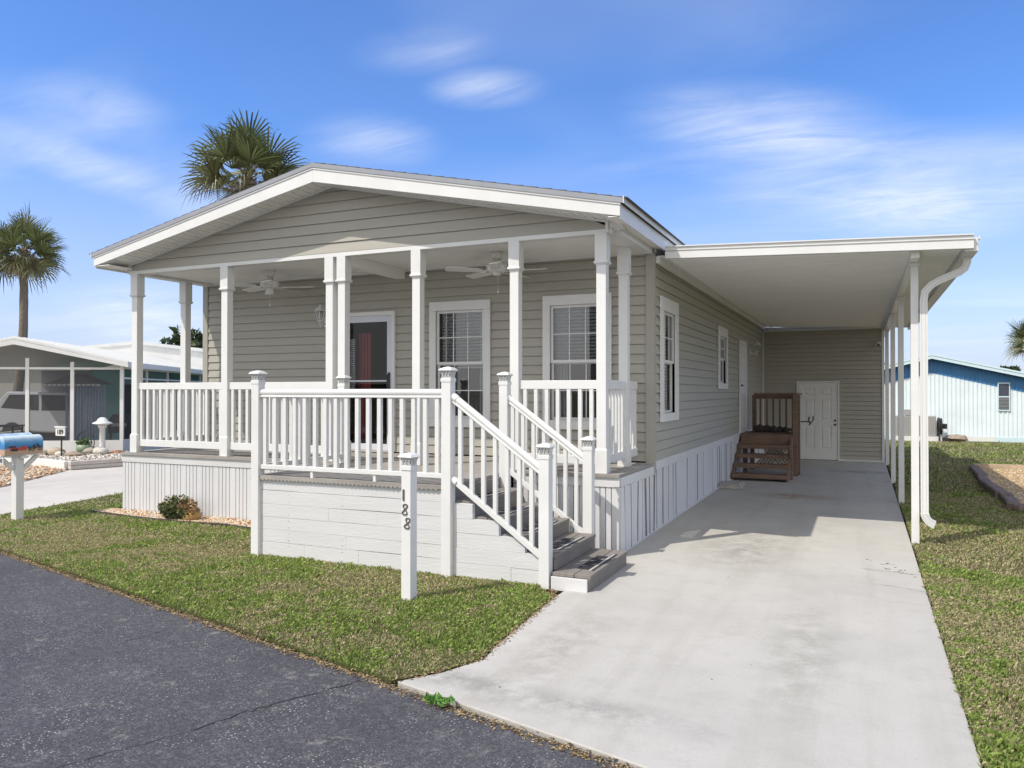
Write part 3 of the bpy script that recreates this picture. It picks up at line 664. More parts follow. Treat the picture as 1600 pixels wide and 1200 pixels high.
def rail(p,q,zb,zt,n,flat=True,me=BA,hb=.09,ht=.09):
    """railing panel from p to q; bottom rail base zb, top rail top zt"""
    p=Vector((*p,0));q=Vector((*q,0)); m=MB(); m2=MB()
    if flat:
        m.beam((p.x,p.y,zt-ht/2),(q.x,q.y,zt-ht/2),.045,ht); m2.beam((p.x,p.y,zb+hb/2),(q.x,q.y,zb+hb/2),.045,hb)
    else:
        m.beam((p.x,p.y,zt-.045),(q.x,q.y,zt-.045),.04,.03); m.beam((p.x,p.y,zt-.066),(q.x,q.y,zt-.066),.055,.014)
        m.tube([(p.x,p.y,zt-.024),(q.x,q.y,zt-.024)],.031,12); m2.beam((p.x,p.y,zb+.022),(q.x,q.y,zb+.022),.045,.044)
    o=part('top_rail',m,WHITE,DK,bevel=.004); part('bottom_rail',m2,WHITE,DK,bevel=.004)
    bz=zb+(hb if flat else .044)
    for i in range(n):
        t=(i+.5)/n; c=p.lerp(q,t); b_=inst('baluster',me,o,(c.x,c.y,bz))
    return o
B2=balu(1.63-.958); 
rail((-8.92,7.5),(-7.4,7.5),.868,1.72,13,me=B2); rail((-7.31,7.5),(-5.78,7.5),.868,1.72,13,me=B2)
rail((-9.0,7.56),(-9.0,8.31),.868,1.72,6,me=B2); rail((-9.0,8.41),(-9.0,8.78),.868,1.72,3,me=B2)
rail((-3.29,7.5),(-2.44,7.5),.868,1.72,7,me=B2); rail((-2.385,7.55),(-2.385,8.23),.868,1.72,6,me=B2); rail((-2.385,8.33),(-2.385,8.75),.868,1.72,4,me=B2)
B3=balu(1.622-.07-.846-.044+.002)
rail((-5.40,5.955),(-3.345,5.955),.846,1.622,17,flat=False,me=B3); rail((-5.44,6.0),(-5.44,7.3),.846,1.622,10,flat=False,me=B3)
fb=MB()
for x in (-4.77,-4.06): fb.box(x-.014,x+.014,5.94,5.97,.785,.846)
multi('rail_foot',fb,WHITE,DK)
# stair railings
def stair_rail(y):
    x0,x1=-3.255,-2.43; m=MB(); za,zb_=1.58,.985
    sl=(zb_-za)/(x1-x0)
    m.beam((x0,y,za-.035),(x1,y,zb_-.035),.04,.03); m.beam((x0,y,za-.056),(x1,y,zb_-.056),.055,.014); m.tube([(x0,y,za-.012),(x1,y,zb_-.012)],.031,12)
    m.tube([(x0-.005,y,za-.012),(x0+.045,y,za-.012+.045*sl)],.036,12); m2=MB(); m2.beam((x0,y,za-.735),(x1,y,zb_-.735),.045,.045); m2.tube([(x0-.005,y,za-.735),(x0+.045,y,za-.735+.045*sl)],.034,12)
    o=part('stair_handrail',m,WHITE,DK,bevel=.003); part('stair_bottom_rail',m2,WHITE,DK,bevel=.003); B=balu(.66,.017)
    for i in range(7):
        t=(i+.7)/7.4; inst('baluster',B,o,(x0+(x1-x0)*t,y,za-.72+(zb_-za)*t))
stair_rail(5.955); stair_rail(7.06)
# steps
tr=[(.654,-3.34,-3.05),(.524,-3.065,-2.80),(.393,-2.815,-2.56),(.262,-2.575,-2.30),(.131,-2.315,-1.985)]
for i,(z,xa,xb) in enumerate(tr):
    ya,yb=(6.0,7.02) if i<4 else (5.93,7.0)
    q=MB(); q.box(xa,xb-.145,ya,yb,z-.03,z); q.box(xb-.14,xb,ya,yb,z-.03,z); q.box(xb-.035,xb-.012,ya,yb,(z-.131 if i<4 else -.01),z-.031)
    q.box(xa+.03,xa+.05,ya,yb,z,z+.10) if i==0 else None
    s_=part('step',q,STEPM,DK,bevel=.004)
    g_=MB()
    g_.box(xb-.19,xb-.09,ya+.2,yb-.32,z+.0005,z+.003); g_.box(xb-.052,xb-.036,ya+.17,yb-.2,z+.0005,z+.003) 
    gp_=part('grip_strip',g_,RUBB,s_)
    g_=MB(); 
    for yy in (ya+.30,ya+.52): g_.sheet([(xb-.19,yy,z+.0036),(xb-.165,yy,z+.0036),(xb-.09,yy+.13,z+.0036),(xb-.09,yy+.10,z+.0036)])
    g_.box(xb-.075,xb-.062,ya+.17,yb-.2,z+.0005,z+.0025)
    part('grip_marking',g_,pm('worn_white_mark',(.5,.48,.45),.2,30,.8),s_)
tb=MB(); tb.box(-3.36,-3.341,6.0,7.02,.654,.75); part('top_riser',tb,STEPM,DK)
# stringers (white stepped boards, near and far side)
def stringer(y0,y1):
    q=MB(); zz=[.64,.51,.385,.262,.125]; xs=[-3.24,-3.06,-2.81,-2.57,-2.43]
    xp=-3.253
    for i in range(4):
        q.box(xp,xs[i+1]-.0015,y0,y1,-.012,zz[i]-.006); xp=xs[i+1]
    q.box(-2.57,-2.432,y0,y1,-.012,.255)
    return q
s1=stringer(5.985,5.999)
# horizontal boards over the stringer
so=part('stringer',s1,WPAINT,DK); 
hb=MB(); cutx={.14:-2.435,.262:-2.435,.385:-2.575,.51:-2.815,.632:-3.065}
for za,zb_ in ((0,.125),(.125,.256),(.256,.380),(.380,.505),(.505,.632)):
    x1_=[-2.435,-2.435,-2.575,-2.815,-3.065][[0,.125,.256,.380,.505].index(za)]
    hboards(hb,-3.252,x1_,5.964,[(za,zb_)])
part('stair_skirting',hb,WPAINT,DK)
part('stringer',stringer(7.025,7.04),WPAINT,DK)
cp=MB(); cp.box(-2.32,-2.01,5.905,5.929,-.01,.100); part('step_end_board',cp,WPAINT,DK,bevel=.003)
# ------------------------------------------------------------------ carport
CP=thing('carport','white flat aluminium carport roof on slim white posts beside the home','carport',(-.7,14,0))
XG=1.0; ru=lambda x:3.265-.037*(x+2.07)   # top of the roof
q=MB(); n=56; y=8.86
while y<19.4:
    za,zb_=ru(-2.06)-.10,ru(XG)-.10; X0_,X1_=-2.06,XG-.08
    prof=[(0,0),(.075,0),(.088,-.022),(.112,-.022),(.125,0),(.152,0)]
    for (a,da),(b,db) in zip(prof[:-1],prof[1:]): q.sheet([(X0_,y+a,za+da),(X1_,y+a,zb_+da),(X1_,y+b,zb_+db),(X0_,y+b,za+db)])
    y+=.152
q.prism([(-2.06,ru(-2.06)-.02),(XG-.05,ru(XG)-.02),(XG-.05,ru(XG)-.03),(-2.06,ru(-2.06)-.03)],1,8.82,19.6)
part('roof_panel',q,ALU,CP)
q=MB(); xa,xb=-2.05,XG+.0
q.prism([(xa,ru(xa)),(xb,ru(xb)),(xb,ru(xb)-.05),(xa,ru(xa)-.05)],1,8.78,8.80); q.prism([(xa,ru(xa)),(xb,ru(xb)),(xb,ru(xb)-.012),(xa,ru(xa)-.012)],1,8.765,8.7795)
q.prism([(xa,ru(xa)-.066),(xb,ru(xb)-.066),(xb,ru(xb)-.14),(xa,ru(xa)-.14)],1,8.785,8.83); q.prism([(xa,ru(xa)-.05),(xb,ru(xb)-.05),(xb,ru(xb)-.066),(xa,ru(xa)-.066)],1,8.796,8.82)
part('fascia',q,WHITE,CP)
q=MB(); q.box(XG-.07,XG-.065,8.831,19.6,2.99,3.13); q.box(XG-.065,XG+.045,8.831,19.6,2.99,2.996); q.box(XG+.04,XG+.046,8.831,19.6,2.9965,3.125); q.box(XG+.0465,XG+.056,8.80,19.6,3.10,3.135); q.box(XG-.065,XG+.04,8.825,8.831,2.99,3.125)
part('gutter',q,WHITE,CP)
q=MB(); q.box(.455,.535,8.9,19.48,2.97,3.055); part('beam',q,ALU,CP)
q=MB(); q.box(-2.19,-2.062,8.86,19.6,3.1655,3.172); part('flashing',q,WHITE,CP); q=MB(); q.box(-2.175,-2.13,8.86,19.48,3.09,3.165); part('ledger',q,WHITE,CP); q=MB(); q.box(-2.17,.45,19.44,19.485,3.03,3.06); part('ledger',q,WHITE,CP)
for y,x in ((9.27,.505),(12.5,.505),(15.25,.49),(18.9,.49)):
    q=MB(); w=.037; q.box(x-w,x+w,y-w,y+w,-.02,3.06); q.box(x-.05,x+.05,y-.05,y+.05,2.93,2.967)
    q.box(x-.004,x+.004,y-w-.006,y-w,2.6,3.0) if False else None
    part('carport_post',q,WHITE,CP,bevel=.004)
# downspout
def ribtube(path,w,dp):
    q=MB(); pts=[Vector(p) for p in path]
    prof=[(-1,-1),(-.6,-1),(-.5,-.8),(-.4,-1),(.4,-1),(.5,-.8),(.6,-1),(1,-1),(1,1),(-1,1)]
    vs=[];n=len(prof)
    for i,p in enumerate(pts):
        d=(pts[min(i+1,len(pts)-1)]-pts[max(i-1,0)]).normalized(); sd=Vector((0,-1,0)); u=d.cross(sd).normalized(); 
        for a,b in prof: vs.append(p+u*a*w/2+sd*(-b)*dp/2)
    fs=[(i*n+k,i*n+(k+1)%n,(i+1)*n+(k+1)%n,(i+1)*n+k) for i in range(len(pts)-1) for k in range(n)]+[tuple(range(n)),tuple((len(pts)-1)*n+k for k in range(n))[::-1]]
    q.add(vs,fs); return q
path=[(.985,9.2,3.0),(.985,9.2,2.93),(.965,9.2,2.875),(.92,9.2,2.84),(.74,9.2,2.765),(.66,9.2,2.72),(.60,9.2,2.65),(.588,9.2,2.56),(.588,9.2,.36)]
ax=[]; 
for k in range(13): t_=k/12*1.25; ax.append((.589+.13*(1-math.cos(t_)),9.2,.34-.13*math.sin(t_)-.012*k*0))
q=ribtube(path+ax,.072,.060)
for k in range(1,13): q.cbox(ax[k],(.082,.067,.005),Matrix.Rotation(-k/12*1.25,4,'Y'))
part('downspout',q,WHITE,CP)
# ------------------------------------------------------------------ storage room behind the carport
ST=thing('storage_shed','taupe sided storage room with a low white panel door at the end of the carport','shed',(-.9,21,0))
q=MB(); siding(q,(-2.19,19.5,0),(1,0,0),(0,-1,0),(0,2.62),.03,3.05,h=.104,openings=[(-1.42+2.19,-.49+2.19,0,1.84)]); siding(q,(.43,19.5,0),(0,1,0),(1,0,0),(0,3.5),.03,3.05,h=.104); q.box(-2.19,.42,22.9,23,0,3.05); q.box(-2.18,.42,19.515,19.52,1.85,3.05)
part('wall',q,SIDING,ST)
q=MB(); q.box(-2.2,.6,19.62,23.2,3.06,3.14); part('roof',q,ALU,ST)
q=MB(); q.box(.40,.452,19.47,19.53,0,3.04); q.box(-.49,.40,19.478,19.5,0,.03); q.box(-2.19,-2.16,19.475,19.5,.0,3.03); q.box(-2.16,-1.42,19.478,19.5,0,.03); part('trim',q,WHITE,ST)
q=MB(); xa,xb=-1.42,-.49; q.box(xa,xa+.035,19.465,19.5,0,1.84); q.box(xb-.035,xb,19.465,19.5,0,1.84); q.box(xa+.035,xb-.035,19.465,19.5,1.805,1.84)
sdo=part('door_frame',q,WHITE,ST)
q=MB(); a,b=xa+.04,xb-.04; wd=b-a
yo=19.482
q.box(a,b,yo+.014,yo+.03,.012,1.80)
cols_=[(a,a+.13),(a+.13+.235,a+.13+.235+.12),(b-.13,b)]
rows_=[(.012,.26),(.80,.93),(1.42,1.50),(1.70,1.80)]
for (p,r_) in cols_: q.box(p,r_,yo,yo+.0135,.012,1.80)
zz=[.012,.26,.80,.93,1.42,1.50,1.70,1.80]
for (c0,c1) in ((a+.13,a+.365),(a+.485,b-.13)):
    for k in range(0,8,2): q.box(c0,c1,yo,yo+.0135,zz[k],zz[k+1])
    for k in (1,3,5):
        z0_,z1_=zz[k],zz[k+1]
        q.add([(c0+.03,yo+.0139,z0_+.03),(c1-.03,yo+.0139,z0_+.03),(c1-.03,yo+.0139,z1_-.03),(c0+.03,yo+.0139,z1_-.03),(c0+.05,yo+.004,z0_+.05),(c1-.05,yo+.004,z0_+.05),(c1-.05,yo+.004,z1_-.05),(c0+.05,yo+.004,z1_-.05)],[(0,1,5,4),(1,2,6,5),(2,3,7,6),(3,0,4,7),(4,5,6,7)])
dd=part('panel_door',q,pm('door_white',(.72,.72,.70),.03,4,.45),ST)
q=MB()
for z in (.80,.90):
    t=MB(); t.lathe((0,0,0),[(.0,0),(.024,.001),(.024,.008),(.012,.012),(.022,.035),(.0,.045)],12)
    M=Matrix.Translation((b-.05,yo,z+.03))@Matrix.Rotation(PI/2,4,'X'); q.add([tuple(M@Vector(v)) for v in t.v],t.f)
multi('handle',q,BRASSD,dd,smooth=True)
q=MB()
for z in (.25,1.5): q.box(xa+.03,xa+.05,yo-.018,yo-.001,z,z+.09)
multi('hinge',q,pm('hinge_metal',(.4,.39,.37),.1,20,.4),dd)
# ------------------------------------------------------------------ camera on the wall
SCM=thing('security_camera','small white and black security camera high on the wall at the end of the carport','camera',(.34,19.46,2.68))
q=MB(); M=Matrix.Translation((.30,19.36,2.66))@Matrix.Rotation(.5,4,'Z')@Matrix.Rotation(PI/2+.2,4,'X'); t=MB(); t.lathe((0,0,-.07),[(0,0),(.035,.002),(.04,.02),(.04,.11),(.034,.13),(0,.132)],14); q.add([tuple(M@Vector(v)) for v in t.v],t.f); part('body',q,WHITE,SCM,smooth=True)
t=MB(); t.lathe((0,0,.058),[(0,0),(.033,.001),(.033,.008),(0,.009)],14); q=MB(); q.add([tuple(M@Vector(v)) for v in t.v],t.f); part('lens',q,BRASSD,SCM)
q=MB(); q.box(.30,.38,19.455,19.478,2.64,2.72); q.tube([(.34,19.46,2.68),(.32,19.40,2.67)],.012,8); part('bracket',q,WHITE,SCM)
# ------------------------------------------------------------------ ceiling fans
def fan(x,y,ang,light,label):
    T=thing('ceiling_fan',label,'ceiling fan',(x,y,3.22),0,'white ceiling fans under the porch roof')
    q=MB(); q.lathe((x,y,3.14),[(.0,0),(.055,.0),(.065,.03),(.07,.0815),(0,.0816)],20); part('canopy',q,FAN,T,smooth=True)
    q=MB(); q.lathe((x,y,2.985),[(0,0),(.06,.0),(.10,.012),(.125,.035),(.125,.07),(.11,.095),(.08,.11),(.045,.118),(.04,.155),(0,.1551)],24); part('motor',q,FAN,T,smooth=True)
    for k in range(5):
        a=ang+k*2*PI/5; M=Matrix.Translation((x,y,2.995))@Matrix.Rotation(a,4,'Z')@Matrix.Rotation(math.radians(11),4,'X')
        q=MB(); pts=[(.19,-.045),(.24,-.058),(.56,-.068),(.60,-.055),(.605,.055),(.56,.068),(.24,.058),(.19,.045)]
        n=len(pts); q.add([tuple(M@Vector((a_,b_,z_))) for z_ in (0,.008) for a_,b_ in pts],[tuple(range(n))[::-1],tuple(range(n,2*n))]+[(i,(i+1)%n,n+(i+1)%n,n+i) for i in range(n)])
        bl=part('blade',q,FAN,T)
        q=MB(); q.box(.05,.13,-.012,.012,.0,.01,M); q.box(.12,.24,-.03,.03,-.008,-.001,M); part('blade_arm',q,FAN,bl)
    if light:
        q=MB(); q.lathe((x,y,2.90),[(.058,.0),(.062,.0),(.05,.07),(.045,.085),(0,.0855),(0,.07),(.045,.065)],16); part('light_shade',q,pm('frosted_shade',(.75,.74,.7),.02,5,.4),T,smooth=True)
    else:
        q=MB(); q.lathe((x,y,2.95),[(0,0),(.04,.0),(.05,.015),(.05,.0355),(0,.036)],16); part('switch_housing',q,FAN,T,smooth=True)
    q=MB(); q.tube([(x+.03,y-.03,2.96),(x+.03,y-.03,2.77)],.0018,5); q.lathe((x+.03,y-.03,2.735),[(0,0),(.006,.003),(.008,.02),(.003,.036),(0,.0361)],8); part('pull_chain',q,FAN,T)
fan(-7.22,8.12,.35,True,'white five blade ceiling fan with a small frosted shade, left end of the porch')
fan(-3.86,8.12,.1,False,'white five blade ceiling fan without a shade, right end of the porch near the windows')
# ------------------------------------------------------------------ wall lanterns
def lantern(p,n,label,s=1.):
    n=Vector(n); p=Vector(p); T=thing('wall_lantern',label,'wall lamp',tuple(p),0,'white wall lanterns beside the doors')
    q=MB(); sd=Vector((0,0,1)).cross(n); c=p+n*.012
    q.beam(p-Vector((0,0,.07)),p+Vector((0,0,.07)),.075,.024,up=tuple(n)); part('backplate',q,WHITE,T,bevel=.006)
    q=MB(); q.tube([p+n*.02+Vector((0,0,-.02)),p+n*.07+Vector((0,0,-.05)),p+n*.13+Vector((0,0,-.03)),p+n*.14+Vector((0,0,.005))],.009,8); q.tube([p+n*.14+Vector((0,0,-.12)),p+n*.14+Vector((0,0,-.01))],[.004,.012],8); part('arm',q,WHITE,T,smooth=True)
    c=p+n*.14; q=MB(); 
    q.lathe(c,[(0,0),(.035,0),(.04,.012),(0,.0121)],6)
    for k in range(6):
        a=2*PI*k/6; q.tube([c+Vector((.038*math.cos(a),.038*math.sin(a),.01)),c+Vector((.068*math.cos(a),.068*math.sin(a),.14))],.005,5)
    q.lathe(c+Vector((0,0,.14)),[(.06,-.002),(.088,0),(.08,.012),(.04,.05),(.015,.062),(.012,.075),(.016,.085),(0,.095)],12); part('lantern_frame',q,WHITE,T)
    q=MB(); q.lathe(c,[(.034,.012),(.062,.138)],6); part('pane',q,GLASS,T)
    q=MB(); q.lathe(c,[(0,.012),(.014,.014),(.014,.05),(.022,.07),(.018,.10),(0,.108)],10); part('bulb',q,pm('bulb_glass',(.7,.7,.66),.02,5,.2),T,smooth=True)
lantern((-6.80,YW-.014,2.57),(0,-1,0),'small white lantern on the front wall left of the storm door, behind a column')
lantern((XR+.014,17.2,2.45),(1,0,0),'white lantern on the side wall under the carport, right of the white side door')
# ------------------------------------------------------------------ wooden side steps
WS=thing('wooden_entry_steps','brown stained wooden steps and railed landing leading to the side door under the carport','steps',(-1.7,15.8,0))
q=MB()
for i in range(9): q.box(-2.14,-1.2,15.52+i*.14,15.655+i*.14,.745,.78)
part('landing',q,BROWNW,WS)
q=MB(); q.box(-2.14,-1.20,15.48,15.515,.59,.745); q.box(-2.14,-2.10,15.52,16.75,.59,.744); q.box(-1.24,-1.2,15.52,16.75,.59,.744); multi('rim_joist',q,BROWNW,WS)
q=MB()
for (x,y) in ((-2.08,15.62),(-1.26,15.62),(-2.08,16.7),(-1.26,16.7)): q.box(x-.04,x+.04,y-.04,y+.04,0,.744)
multi('leg',q,BROWNW,WS)
for i,(z,y) in enumerate(((.60,15.22),(.44,14.97),(.28,14.72),(.12,14.47))):
    q=MB(); q.box(-2.17,-1.235,y,y+.26,z-.04,z+.0); q.box(-2.17,-1.235,y-.02,y,z-.075,z-.001); part('tread',q,BROWNW,WS,bevel=.003)
q=MB(); 
for x in (-1.234,): q.add([(x,14.47,0),(x,14.47,.09),(x,15.48,.74),(x,15.48,.45),(x,14.85,0),(x+.035,14.47,0),(x+.035,14.47,.09),(x+.035,15.48,.74),(x+.035,15.48,.45),(x+.035,14.85,0)],[(0,1,2,3,4),(9,8,7,6,5),(0,5,6,1),(1,6,7,2),(2,7,8,3),(3,8,9,4),(4,9,5,0)])
part('stringer',q,BROWNW,WS); q=MB(); q.beam((-2.15,14.5,.02),(-2.15,15.46,.60),.035,.09); part('stringer',q,BROWNW,WS); q=MB(); q.box(-1.198,-1.16,14.9,14.99,0,.76); part('post',q,BROWNW,WS)
for (x,y) in ((-2.04,16.70),(-1.19,16.70),(-1.16,15.60),(-1.14,15.9)):
    q=MB(); w=.04; q.box(x-w,x+w,y-w,y+w,0 if x>-1.3 else .78,1.53); part('post',q,BROWNW,WS)
q=MB(); q.box(-2.04,-1.15,16.63,16.72,1.53,1.57); q.box(-2.0,-1.19,16.655,16.69,1.45,1.529); wr=part('top_rail',q,BROWNW,WS); q=MB(); q.box(-2.0,-1.19,16.655,16.69,.80,.86); part('bottom_rail',q,BROWNW,WS)
q=MB()
for i in range(6): q.box(-1.93+i*.125,-1.895+i*.125,16.62,16.654,.80,1.5)
multi('baluster',q,BROWNW,wr)
q=MB(); q.box(-1.20,-1.11,15.56,16.62,1.531,1.571); q.box(-1.175,-1.14,15.6,16.65,1.45,1.53); wr=part('top_rail',q,BROWNW,WS); q=MB(); q.box(-1.175,-1.14,15.6,16.65,.82,.88); part('bottom_rail',q,BROWNW,WS)
q=MB()
for i in range(7): q.box(-1.21,-1.176,15.7+i*.13,15.735+i*.13,.82,1.5)
multi('baluster',q,BROWNW,wr)
q=MB()
for i in range(-8,14):
    for s in (-1,1):
        p=Vector((-1.7+i*.07,16.66,.35)); 
        a=p+Vector((s*-.28,0,-.28)); b=p+Vector((s*.28,0,.28))
        lo=max(-2.05,min(a.x,b.x)); 
        if min(a.x,b.x)<-2.12 or max(a.x,b.x)>-1.2: continue
        q.beam((a.x,a.y+(.004 if s>0 else 0),a.z),(b.x,b.y+(.004 if s>0 else 0),b.z),.003,.022,up=(0,-1,0)) if False else q.beam((a.x,a.y+(.006 if s>0 else 0),a.z),(b.x,b.y+(.006 if s>0 else 0),b.z),.022,.005,up=(0,1,0))
part('lattice',q,BROWNW,WS)
DM=MB(); DM.box(-2.13,-1.72,15.55,15.9,.781,.795); tag(part('door_mat',DM,pm('mat_brown',(.16,.11,.08),.2,40,.9,.5,90)),'thin brown mat on the wooden landing in front of the side door','mat')
bg=MB()
for i,(x,y,z,r_) in enumerate([(-1.9,16.45,.86,.11),(-1.77,16.5,.85,.11),(-1.64,16.45,.84,.1),(-1.52,16.5,.83,.09),(-1.42,16.48,.82,.07)]):
    bg.lathe((x,y,z-.08),[(0,-.02),(r_*.7,0),(r_,.06),(r_*.85,.11),(r_*.3,.15),(0,.16)],10)
tag(part('cushion_pile',bg,pm('dark_cloth',(.06,.05,.045),.3,10,.9),smooth=True),'dark crumpled bundle lying on the wooden landing behind its balusters','bundle')
q=MB(); q.frus(-2.0,13.35,0,.06,.19,.18,.28,.27); q.frus(-2.0,13.35,.0605,.085,.175,.15,.265,.24); tag(part('step_stone',q,STONE,bevel=.015),'flat worn concrete block on the driveway against the white side skirting','block')
wh=thing('wall_hook','dark curled iron hook fixed beside the low shed door behind the wooden steps','hook',(-1.1,15.85,1.0))
q=MB(); q.tube([(-1.08,15.85,1.02),(-.98,15.84,1.03),(-.90,15.84,1.0),(-.86,15.84,1.06),(-.86,15.84,1.14)],.013,6); part('arm',q,BRASSD,wh)
q=MB(); q.tube([(-.93,15.84,.96),(-.91,15.84,1.0),(-.94,15.84,1.05),(-.93,15.84,1.12)],.016,6); part('hook_scroll',q,BRASSD,wh)
# ------------------------------------------------------------------ text helper
def textmesh(s,size,ext,mat,bold=0):
    cu=bpy.data.curves.new('txt','FONT'); cu.body=s; cu.size=size; cu.extrude=ext; cu.offset=bold; cu.align_x='CENTER'; cu.resolution_u=3
    o=bpy.data.objects.new('txt',cu); C.objects.link(o); bpy.context.view_layer.update()
    me=bpy.data.meshes.new_from_object(o.evaluated_get(bpy.context.evaluated_depsgraph_get())); bpy.data.objects.remove(o); bpy.data.curves.remove(cu)
    me.materials.clear(); me.materials.append(mat); return me
def place_text(me,name,parent,loc,rz=0,tilt=0):
    o=bpy.data.objects.new(name,me); C.objects.link(o); o.parent=parent
    M=Matrix.Translation(loc)@Matrix.Rotation(rz,4,'Z')@Matrix.Rotation(PI/2,4,'X')@Matrix.Rotation(tilt,4,'Z')
    o.matrix_local=WM[parent.name].inverted()@M if parent is not None else M
    return o
NUM=pm('dark_bronze_number',(.10,.095,.085),.15,20,.5)
# address post
AP=thing('address_post','free standing white post on the lawn with grey house numbers 188 and a lattice cap','post',(-3.21,5.17,0))
RZ=math.radians(-4); q=MB(); w=.044; M=Matrix.Translation((-3.21,5.17,0))@Matrix.Rotation(RZ,4,'Z'); q.box(-w,w,-w,w,-.02,1.005,M); po=part('post',q,WHITE,AP,bevel=.004)
inst('cap',capme,po,(-3.21,5.17,1.0),RZ)
for s,z,dx,tl in (('1',.765,-.020,.0),('8',.655,-.006,.0),('8',.550,.012,-.12)):
    if s=='1': me=textmesh('1',.125,.003,NUM,.001)
    else:   # a slanted 8 drawn as two looped strokes
        t=MB()
        P=[]; 
        for k in range(33):
            a=2*PI*k/32; x_=.022*math.sin(2*a)*(1.0 if math.cos(a)<0 else .85)*1.05; z_=.042+.040*math.cos(a+0)
            P.append((x_+.10*(z_-.042),z_,0))
        t.tube(P[:-1]+[P[0]],.0052,6,cap=False); me=t.mesh('number',[NUM])
    lx=Vector((dx,-w-.004,z)); place_text(me,'number',AP,tuple(M@lx),RZ,tl)
# ------------------------------------------------------------------ mailboxes
def mailbox(x,y,z,rz,label,paint,grp='painted mailboxes on the white post'):
    T=thing('mailbox',label,'mailbox',(x,y,z),rz,grp); Wd,Ht,L=.085,.23,.50
    prof=[(-Wd,0),(Wd,0),(Wd,Ht-Wd)]+[(Wd*math.cos(a),Ht-Wd+Wd*math.sin(a)) for a in [PI*k/12 for k in range(1,12)]]+[(-Wd,Ht-Wd)]
    q=MB(); q.prism(prof,1,0,L); b=part('body',q,paint,T,local=True)
    pr2=[(a*1.06,c*1.02-.003) for a,c in prof]; q=MB(); q.prism(pr2,1,-.022,.012); q.box(-.012,.012,-.04,-.022,Ht*.7,Ht*.8); part('door',q,paint,T,local=True)
    return T
def paintmat():
    m,nt,b=newmat('painted_beach_scene'); v=coord(nt); s=N(nt,'ShaderNodeSeparateXYZ'); nt.links.new(v,s.inputs[0])
    n=noise(nt,14,5,v); ad=N(nt,'ShaderNodeMath',operation='MULTIPLY_ADD'); ad.inputs[1].default_value=.05; nt.links.new(n,ad.inputs[0]); nt.links.new(s.outputs[2],ad.inputs[2])
    c=ramp(nt,ad.outputs[0],[(.0,(.50,.33,.22)),(.085,(.55,.38,.27)),(.10,(.06,.22,.42)),(.13,(.05,.24,.55)),(.175,(.10,.36,.68)),(.235,(.62,.74,.82)),(.27,(.75,.8,.85))])
    nt.links.new(c,b.inputs['Base Color']); b.inputs['Roughness'].default_value=.35; return m
PAINT=paintmat()
MBX,MBY=-9.66,6.33; rz=math.radians(4)
mp_=thing('mailbox_post','white square post with angled braces on the lawn edge under two painted mailboxes','post',(MBX,MBY,0))
q=MB(); w=.05; q.box(MBX-w,MBX+w,MBY-w,MBY+w,-.02,.80); part('post',q,WHITE,mp_,bevel=.004)
q=MB(); q.box(MBX-.33,MBX+.12,MBY-.02,MBY+.06,.770,.801); q.box(MBX-.06,MBX+.06,MBY-.25,MBY+.3,.802,.822)
q.beam((MBX+.0,MBY+.25,.79),(MBX+.0,MBY+.06,.62),.05,.035,up=(1,0,0)); q.beam((MBX+.0,MBY-.22,.79),(MBX+.0,MBY-.06,.64),.05,.035,up=(1,0,0)); part('brace',q,WHITE,mp_)
mb1=mailbox(MBX+.02,MBY-.22,.824,rz,'nearer blue mailbox painted with a beach, a red truck and a bicycle',PAINT)
mb2=mailbox(MBX-.22,MBY-.18,.84,rz,'farther mailbox painted pale blue, mostly hidden behind the nearer one',pm('pale_blue_paint',(.45,.6,.75),.3,12,.4))
q=MB(); f=.0865
q.box(f,f+.002,.05,.27,.045,.085); q.box(f,f+.002,.20,.27,.085,.10); part('painted_truck',q,pm('red_paint',(.45,.06,.04),.15,20,.4),mb1,local=True)
q=MB(); q.box(f,f+.0018,.035,.13,.086,.105); q.box(f,f+.003,.07,.15,.04,.075); part('painted_black_mark',q,pm('black_paint',(.05,.03,.03),.15,20,.4),mb1,local=True)  # black shapes of the picture on the mailbox side
q=MB()
for yc in (.355,.45): q.tube([(f+.001,yc+.027*math.cos(a),.062+.027*math.sin(a)) for a in [2*PI*k/20 for k in range(21)]],.0045,5,cap=False); q.tube([(f+.001,yc+.008*math.cos(a),.062+.008*math.sin(a)) for a in [2*PI*k/8 for k in range(9)]],.003,5,cap=False)
for a,b in (((.355,.062),(.375,.105)),((.375,.10),(.43,.10)),((.43,.10),(.395,.062)),((.395,.062),(.37,.10)),((.355,.062),(.395,.062)),((.45,.062),(.425,.118)),((.425,.118),(.405,.12)),((.373,.108),(.385,.108)),((.30,.03),(.30,.10)),((.315,.03),(.315,.08)),((.29,.07),(.33,.07))):
    q.tube([(f+.001,*a),(f+.001,*b)],.004,5)
part('painted_bicycle',q,pm('black_line_paint',(.04,.035,.03),.1,20,.5),mb1,local=True)
q=MB(); q.box(MBX-.03,MBX+.10,MBY-.245,MBY-.238,.72,.80) ; part('number_plate',q,WHITE,mp_)
tm=textmesh('188',.07,.001,NUM,.001); place_text(tm,'plate_number',mp_,(MBX+.035,MBY-.247,.735))
